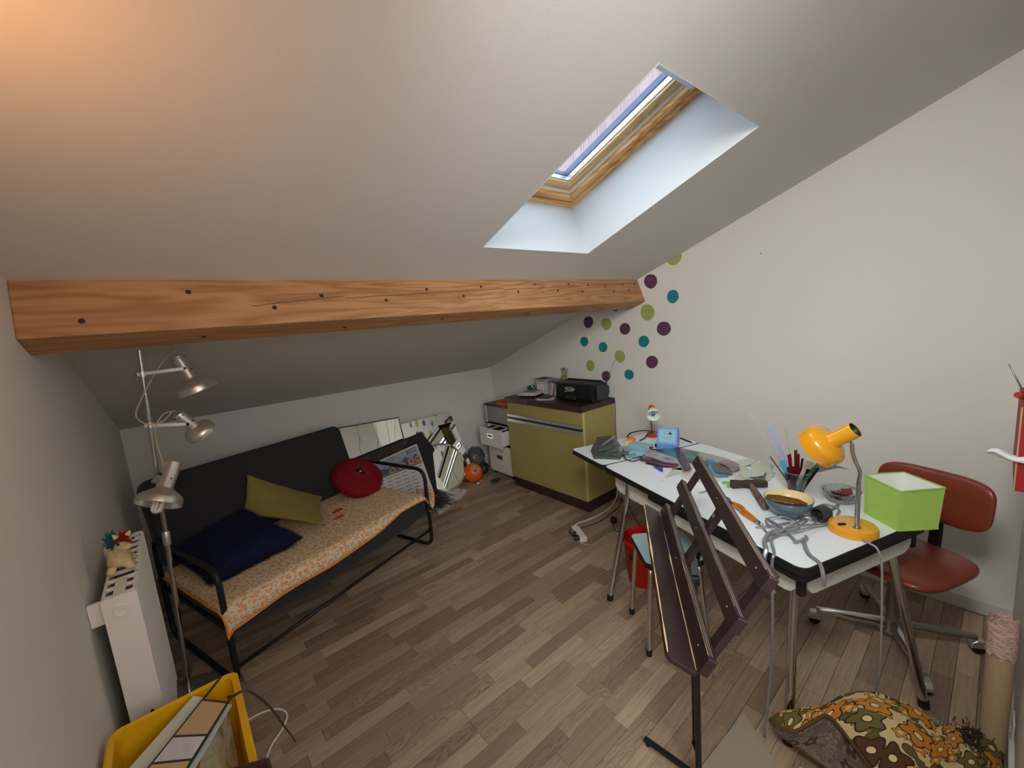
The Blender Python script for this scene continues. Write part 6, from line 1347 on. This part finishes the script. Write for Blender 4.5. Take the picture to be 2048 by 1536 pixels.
for tx_, ty_ in ((2.25, .517), (2.615, .390), (2.10, .125), (2.50, .0)):
    tip = Vector((tx_, ty_, .078)); d = (tip-hub); d.z = 0; d.normalize(); a0 = hub+d*.02+Z3*.088
    mb = MB(); rows = []
    sdv = Z3.cross(d)
    for t_3, hw, hh in ((0, .017, .022), (.5, .014, .016), (1, .013, .010)):
        c_ = a0.lerp(tip, t_3); rows.append([c_+sdv*a*hw+Z3*b_*hh for a, b_ in ((-1, -.8), (-.6, -1), (.6, -1), (1, -.8), (1, .4), (.5, 1), (-.5, 1), (-1, .4), (-1, -.8))])
    mb.grid(rows); mb.f.append(tuple(range(7, -1, -1))); mb.f.append(tuple(18+i for i in range(8)))
    ar = part('base_arm', mb, 'chrome', ch, world=True, smooth=40)
    cc2 = tip+d*.008; cc2.z = .0255
    q = part('castor_hood', MB().prism([(-.032, -.002), (.030, -.002), (.032, .012), (.018, .030), (-.010, .036), (-.030, .022)], -.019, .019, lambda a, b_, c_: cc2+d*a+Z3*(b_+.006)+sdv*c_), 'steel', ch, world=True, smooth=30, bevel=.004); q.parent = ar
    for s_ in (-1, 1):
        q = part('castor_wheel', MB().lathe([(0, .007), (.021, .007), (.024, .003), (.024, -.003), (.021, -.007), (0, -.007)], cc2+sdv*.010*s_, sdv, 22), 'rubber', ch, world=True, smooth=40); q.parent = ar
    q = part('castor_stem', MB().tube([tip+Z3*-.012, Vector((tip.x, tip.y, .045))], .006, 8), 'chrome', ch, world=True); q.parent = ar

# ================================================================= POWER STRIP AND CABLES ON THE FLOOR
d = Vector((.09, .17, 0)).normalized(); psx = thing('power_strip', 'white power strip with two black plugs on the floor by the cabinet', 'power strip', (2.115, 1.93, 0), atan2(d.y, d.x))
part('housing', MB().prism([(-.09, -.026), (.078, -.026), (.094, -.010), (.094, .026), (-.09, .026)], .0, .040), 'white', psx, bevel=.004)
for k in (-.055, .0): part('plug', MB().lathe([(0, .035), (.010, .034), (.014, .022), (.019, .010), (.019, 0), (0, 0)], (k+.0, .026, .024), (0, 1, .1), 18), 'black', psx, smooth=40)
solo('white_cable', 'white cable from the power strip curving up to the wall', 'cable', MB().tube(spline([(2.16, 2.015, .02), (2.19, 2.045, .006), (2.25, 2.06, .005), (2.36, 2.03, .005), (2.50, 2.02, .005), (2.62, 2.03, .006), (2.74, 2.05, .05), (2.80, 2.06, .20)], 6), .005, 8), 'cable_w', smooth=True)
solo('black_cable', 'black cable from the power strip running beside the white one', 'cable', MB().tube(spline([(2.075, 1.965, .02), (2.085, 1.99, .012), (2.12, 2.02, .015), (2.22, 1.99, .004), (2.38, 1.95, .004), (2.55, 1.965, .004), (2.70, 1.985, .02), (2.79, 2.02, .12)], 6), .0032, 8), 'black', smooth=True)
solo('cream_cable', 'short cream cable trailing from the near end of the power strip', 'cable', MB().tube(spline([(2.055, 1.90, .02), (2.045, 1.86, .004), (2.07, 1.80, .003), (2.12, 1.775, .003), (2.18, 1.785, .003), (2.24, 1.78, .003)], 6), .0022, 8), 'cable_c', smooth=True)
solo('black_cable', 'black cable looping behind the chrome table leg on the floor', 'cable', MB().tube(spline([(2.45, 1.87, .02), (2.36, 1.80, .004), (2.35, 1.74, .003), (2.40, 1.67, .003), (2.47, 1.65, .003), (2.54, 1.70, .003), (2.62, 1.80, .003), (2.74, 1.92, .004), (2.80, 1.98, .06)], 6), .003, 8), 'black', smooth=True)
pg_ = thing('black_plug', 'black plug lying on the floor left of the chrome table leg', 'plug', (2.44, 1.86, 0)); part('plug_body', MB().prism([(-.02, -.018), (.012, -.024), (.024, 0), (.012, .024), (-.02, .018)], .002, .045), 'black', pg_, bevel=.004); part('pin', MB().tube([(.02, .008, .025), (.042, .010, .025)], .0025, 8).tube([(.02, -.008, .025), (.042, -.006, .025)], .0025, 8), 'chrome', pg_)

# ================================================================= BOARDS, RUG, TUBE, WALL THINGS AT THE RIGHT
solo('beige_board', 'pointed beige board lying on the floor left of the rug', 'board', MB().prism([(1.512, .573), (1.176, .596), (1.10, .20), (1.36, .375)], .001, .006), 'board')
solo('grey_board', 'corner of a pale grey board under the front of the rug', 'board', MB().prism([(1.44, .36), (1.37, .40), (1.25, .22), (1.36, .16)], .0065, .009), 'base')
far = spline([(1.457,.455,.12),(1.475,.429,.15),(1.514,.372,.18),(1.552,.324,.2),(1.609,.281,.23),(1.663,.224,.24),(1.699,.164,.23),(1.721,.105,.21),(1.735,.058,.18),(1.81,.022,.15),(1.868,-.022,.12),(1.878,-.055,.1),(1.90,-.082,.06)], 5)
wavy = spline([(1.447,.459,.116),(1.439,.418,.12),(1.449,.38,.13),(1.494,.338,.17),(1.518,.309,.19),(1.495,.257,.18),(1.453,.186,.15),(1.399,.132,.12),(1.349,.072,.08),(1.433,.011,.06),(1.54,-.042,.04),(1.677,-.075,.02),(1.85,-.083,.02)], 5)
low = spline([(1.450,.461,.108),(1.461,.432,.07),(1.466,.372,.05),(1.468,.315,.04),(1.462,.259,.03),(1.424,.189,.02),(1.371,.146,.01)], 7)
rg = thing('floral_rug', 'retro rug with orange and brown flowers heaped on the floor by the near wall', 'rug', (1.6, .15, 0))
def loft(A, B, n, bulge, amp=.006, seed=0):
    rows = []; uv = []; acc = 0
    for i in range(len(A)):
        if i: acc += (A[i]-A[i-1]).length
        r_ = []; ru = []; ln = (B[i]-A[i]).length
        for j in range(n+1):
            t = j/n; p = A[i].lerp(B[i], t)+Vector((0, 0, bulge*4*t*(1-t)*min(1, ln/.2)))+Vector((0, 0, 1))*amp*noise.noise(Vector((p_x, t*3+seed, i*.13)) if False else A[i]*9+Vector((t*2.2, seed, 0)))
            r_.append(p); ru.append((acc, t*max(ln, .02)*1.15))
        rows.append(r_); uv.append(ru)
    return rows, uv
r_, u_ = loft(far, wavy, 18, .035, .016)
o = part('pile_side', MB().grid(r_, u_), 'rug', rg, world=True, smooth=True); o.modifiers.new('solid', 'SOLIDIFY').thickness = .007
# far side falling to the floor
dn2 = [Vector((p.x+.05+.03*sin(i*.5), max(p.y+.015*sin(i*.8), -.085), .006)) for i, p in enumerate(far)]
r2, u2 = loft(far, dn2, 8, .03, .01, 3)
o = part('pile_side', MB().grid(r2, [[(a, -b_) for a, b_ in rr2] for rr2 in u2]), 'rug', rg, world=True, smooth=True); o.modifiers.new('solid', 'SOLIDIFY').thickness = .007
# underside showing inside the fold
wv2 = [p+Vector((.012, -.004, -.012)) for p in wavy[:43]]
lo2 = [low[min(i, len(low)-1)] for i in range(43)]
r3, u3 = loft(wv2, lo2, 12, -.03, .008, 7)
o = part('backing', MB().grid(r3, u3), 'rugback', rg, world=True, smooth=True, label='greyish patterned backing'); o.modifiers.new('solid', 'SOLIDIFY').thickness = .006
part('hem', MB().tube(wavy[:45], .006, 7), 'rughem', rg, world=True, smooth=True); part('hem', MB().tube(low, .006, 7), 'rughem', rg, world=True, smooth=True)
# second small fold at the very front
fr3 = spline([(1.405,.30,.012),(1.39,.26,.06),(1.36,.20,.07),(1.33,.15,.05)], 6); fr4 = [p+Vector((-.05, -.03, -.045)) for p in fr3]
for p in fr4: p.z = max(p.z, .006)
r4, u4 = loft(fr3, fr4, 6, .02, .006, 9); o = part('pile_side', MB().grid(r4, u4), 'rug', rg, world=True, smooth=True); o.modifiers.new('solid', 'SOLIDIFY').thickness = .006
# dark fringe tuft
rnd = random.Random(6); mb = MB()
for k in range(420):
    q = Vector((1.79+rnd.gauss(0, .03), .0+rnd.gauss(0, .018), .13+rnd.gauss(0, .012))); mb.tube([q, q+Vector((rnd.uniform(-.012, .012), rnd.uniform(-.012, .012), rnd.uniform(-.004, .02)))], .0012, 3)
part('dark_tuft', mb, 'mane' if False else 'c3', rg, world=True, stuff=True)
# cardboard tube wrapped in pink bubble wrap
ct_ = thing('cardboard_tube', 'upright cardboard tube with pinkish wrapping at its top by the near wall', 'tube', (1.91, -.055, 0))
part('tube', MB().lathe([(.032, 0), (.032, .44), (.029, .44), (.029, 0)], (0, 0, .001), seg=36, closed=True), 'card', ct_, smooth=40)
rows = []
rnd = random.Random(12)
for i in range(20):
    z = .405+.12*i/19; rows.append([Vector(((.0345+rnd.uniform(-.0012, .0022))*cos(2*pi*k/36), (.0345+rnd.uniform(-.0012, .0022))*sin(2*pi*k/36), z+(.008*sin(k*1.3) if i in (0, 19) else 0))) for k in range(36)]); rows[-1].append(rows[-1][0].copy())
part('bubble_wrap', MB().grid(rows), 'pinkwrap', ct_, smooth=True, label='pinkish bubble wrap')
# white socket cover and plug on near wall
so = thing('socket_plug', 'white plug and cable in the near wall above the rug', 'plug', (2.0, YN+.002, .05)); part('plate', MB().b2(-.04, .04, 0, .006, .0, .08), 'white', so, bevel=.002)
part('plug', MB().tube([(0, .006, .03), (-.01, .025, .035), (-.02, .045, .04)], [.013, .011, .005], 12), 'white', so, smooth=40); part('flex', MB().tube(spline([(-.02, .045, .04), (-.05, .055, .03), (-.09, .045, -.01), (-.10, .04, -.04)], 5), .003, 7), 'cable_g', so, smooth=True)
# red box file hanging at the near wall, tissue, marker, rod
rb = thing('red_box', 'red card box fixed to the near wall at the right picture edge', 'box', (2.08, YN, .98))
part('carton', MB().b2(-.18, .18, .0015, .059, -.015, .245), 'redcard', rb, bevel=.002); part('pale_edge', MB().b2(-.182, -.178, .0565, .0600, -.015, .245), 'card', rb, label='pale cut edge')
solo('marker', 'dark and red marker lying on top of the red box', 'marker', MB().tube([(1.895, -.036, 1.262), (1.93, -.055, 1.25), (2.02, -.068, 1.2365)], [.009, .010, .010], 12), 'redcard', smooth=40)
solo('thin_rod', 'thin grey rod leaning up from the top of the red box', 'rod', MB().tube([(1.90, -.0135, 1.353), (1.92, -.062, 1.229)], .0022, 8), 'dullsteel', smooth=True)
mb = MB(); rows = []
for i in range(13):
    t = i/12; c_ = Vector((1.90, .012, 1.078)).lerp(Vector((1.905, -.102, 1.055)), t); w2 = .004+.020*t+.005*sin(t*9)
    rows.append([c_+Vector((.01*sin(k*1.2+t*4), 0, w2*cos(2*pi*k/10)+.004*sin(t*11)))+Vector((.010*sin(2*pi*k/10), 0, 0)) for k in range(10)]); rows[-1].append(rows[-1][0].copy())
solo('tissue', 'crumpled white tissue sticking out left of the red box', 'tissue', mb.grid(rows), 'tissue', smooth=True)
# little marks on wall
solo('wall_plug_hole', 'tiny dark screw hole in the plain right wall', 'hole', MB().prism(circ(.98, 1.88, .004, 12, .003), XR-.0012, XR-.0002, lambda a, b_, c_: Vector((c_, a, b_))), 'darklead')
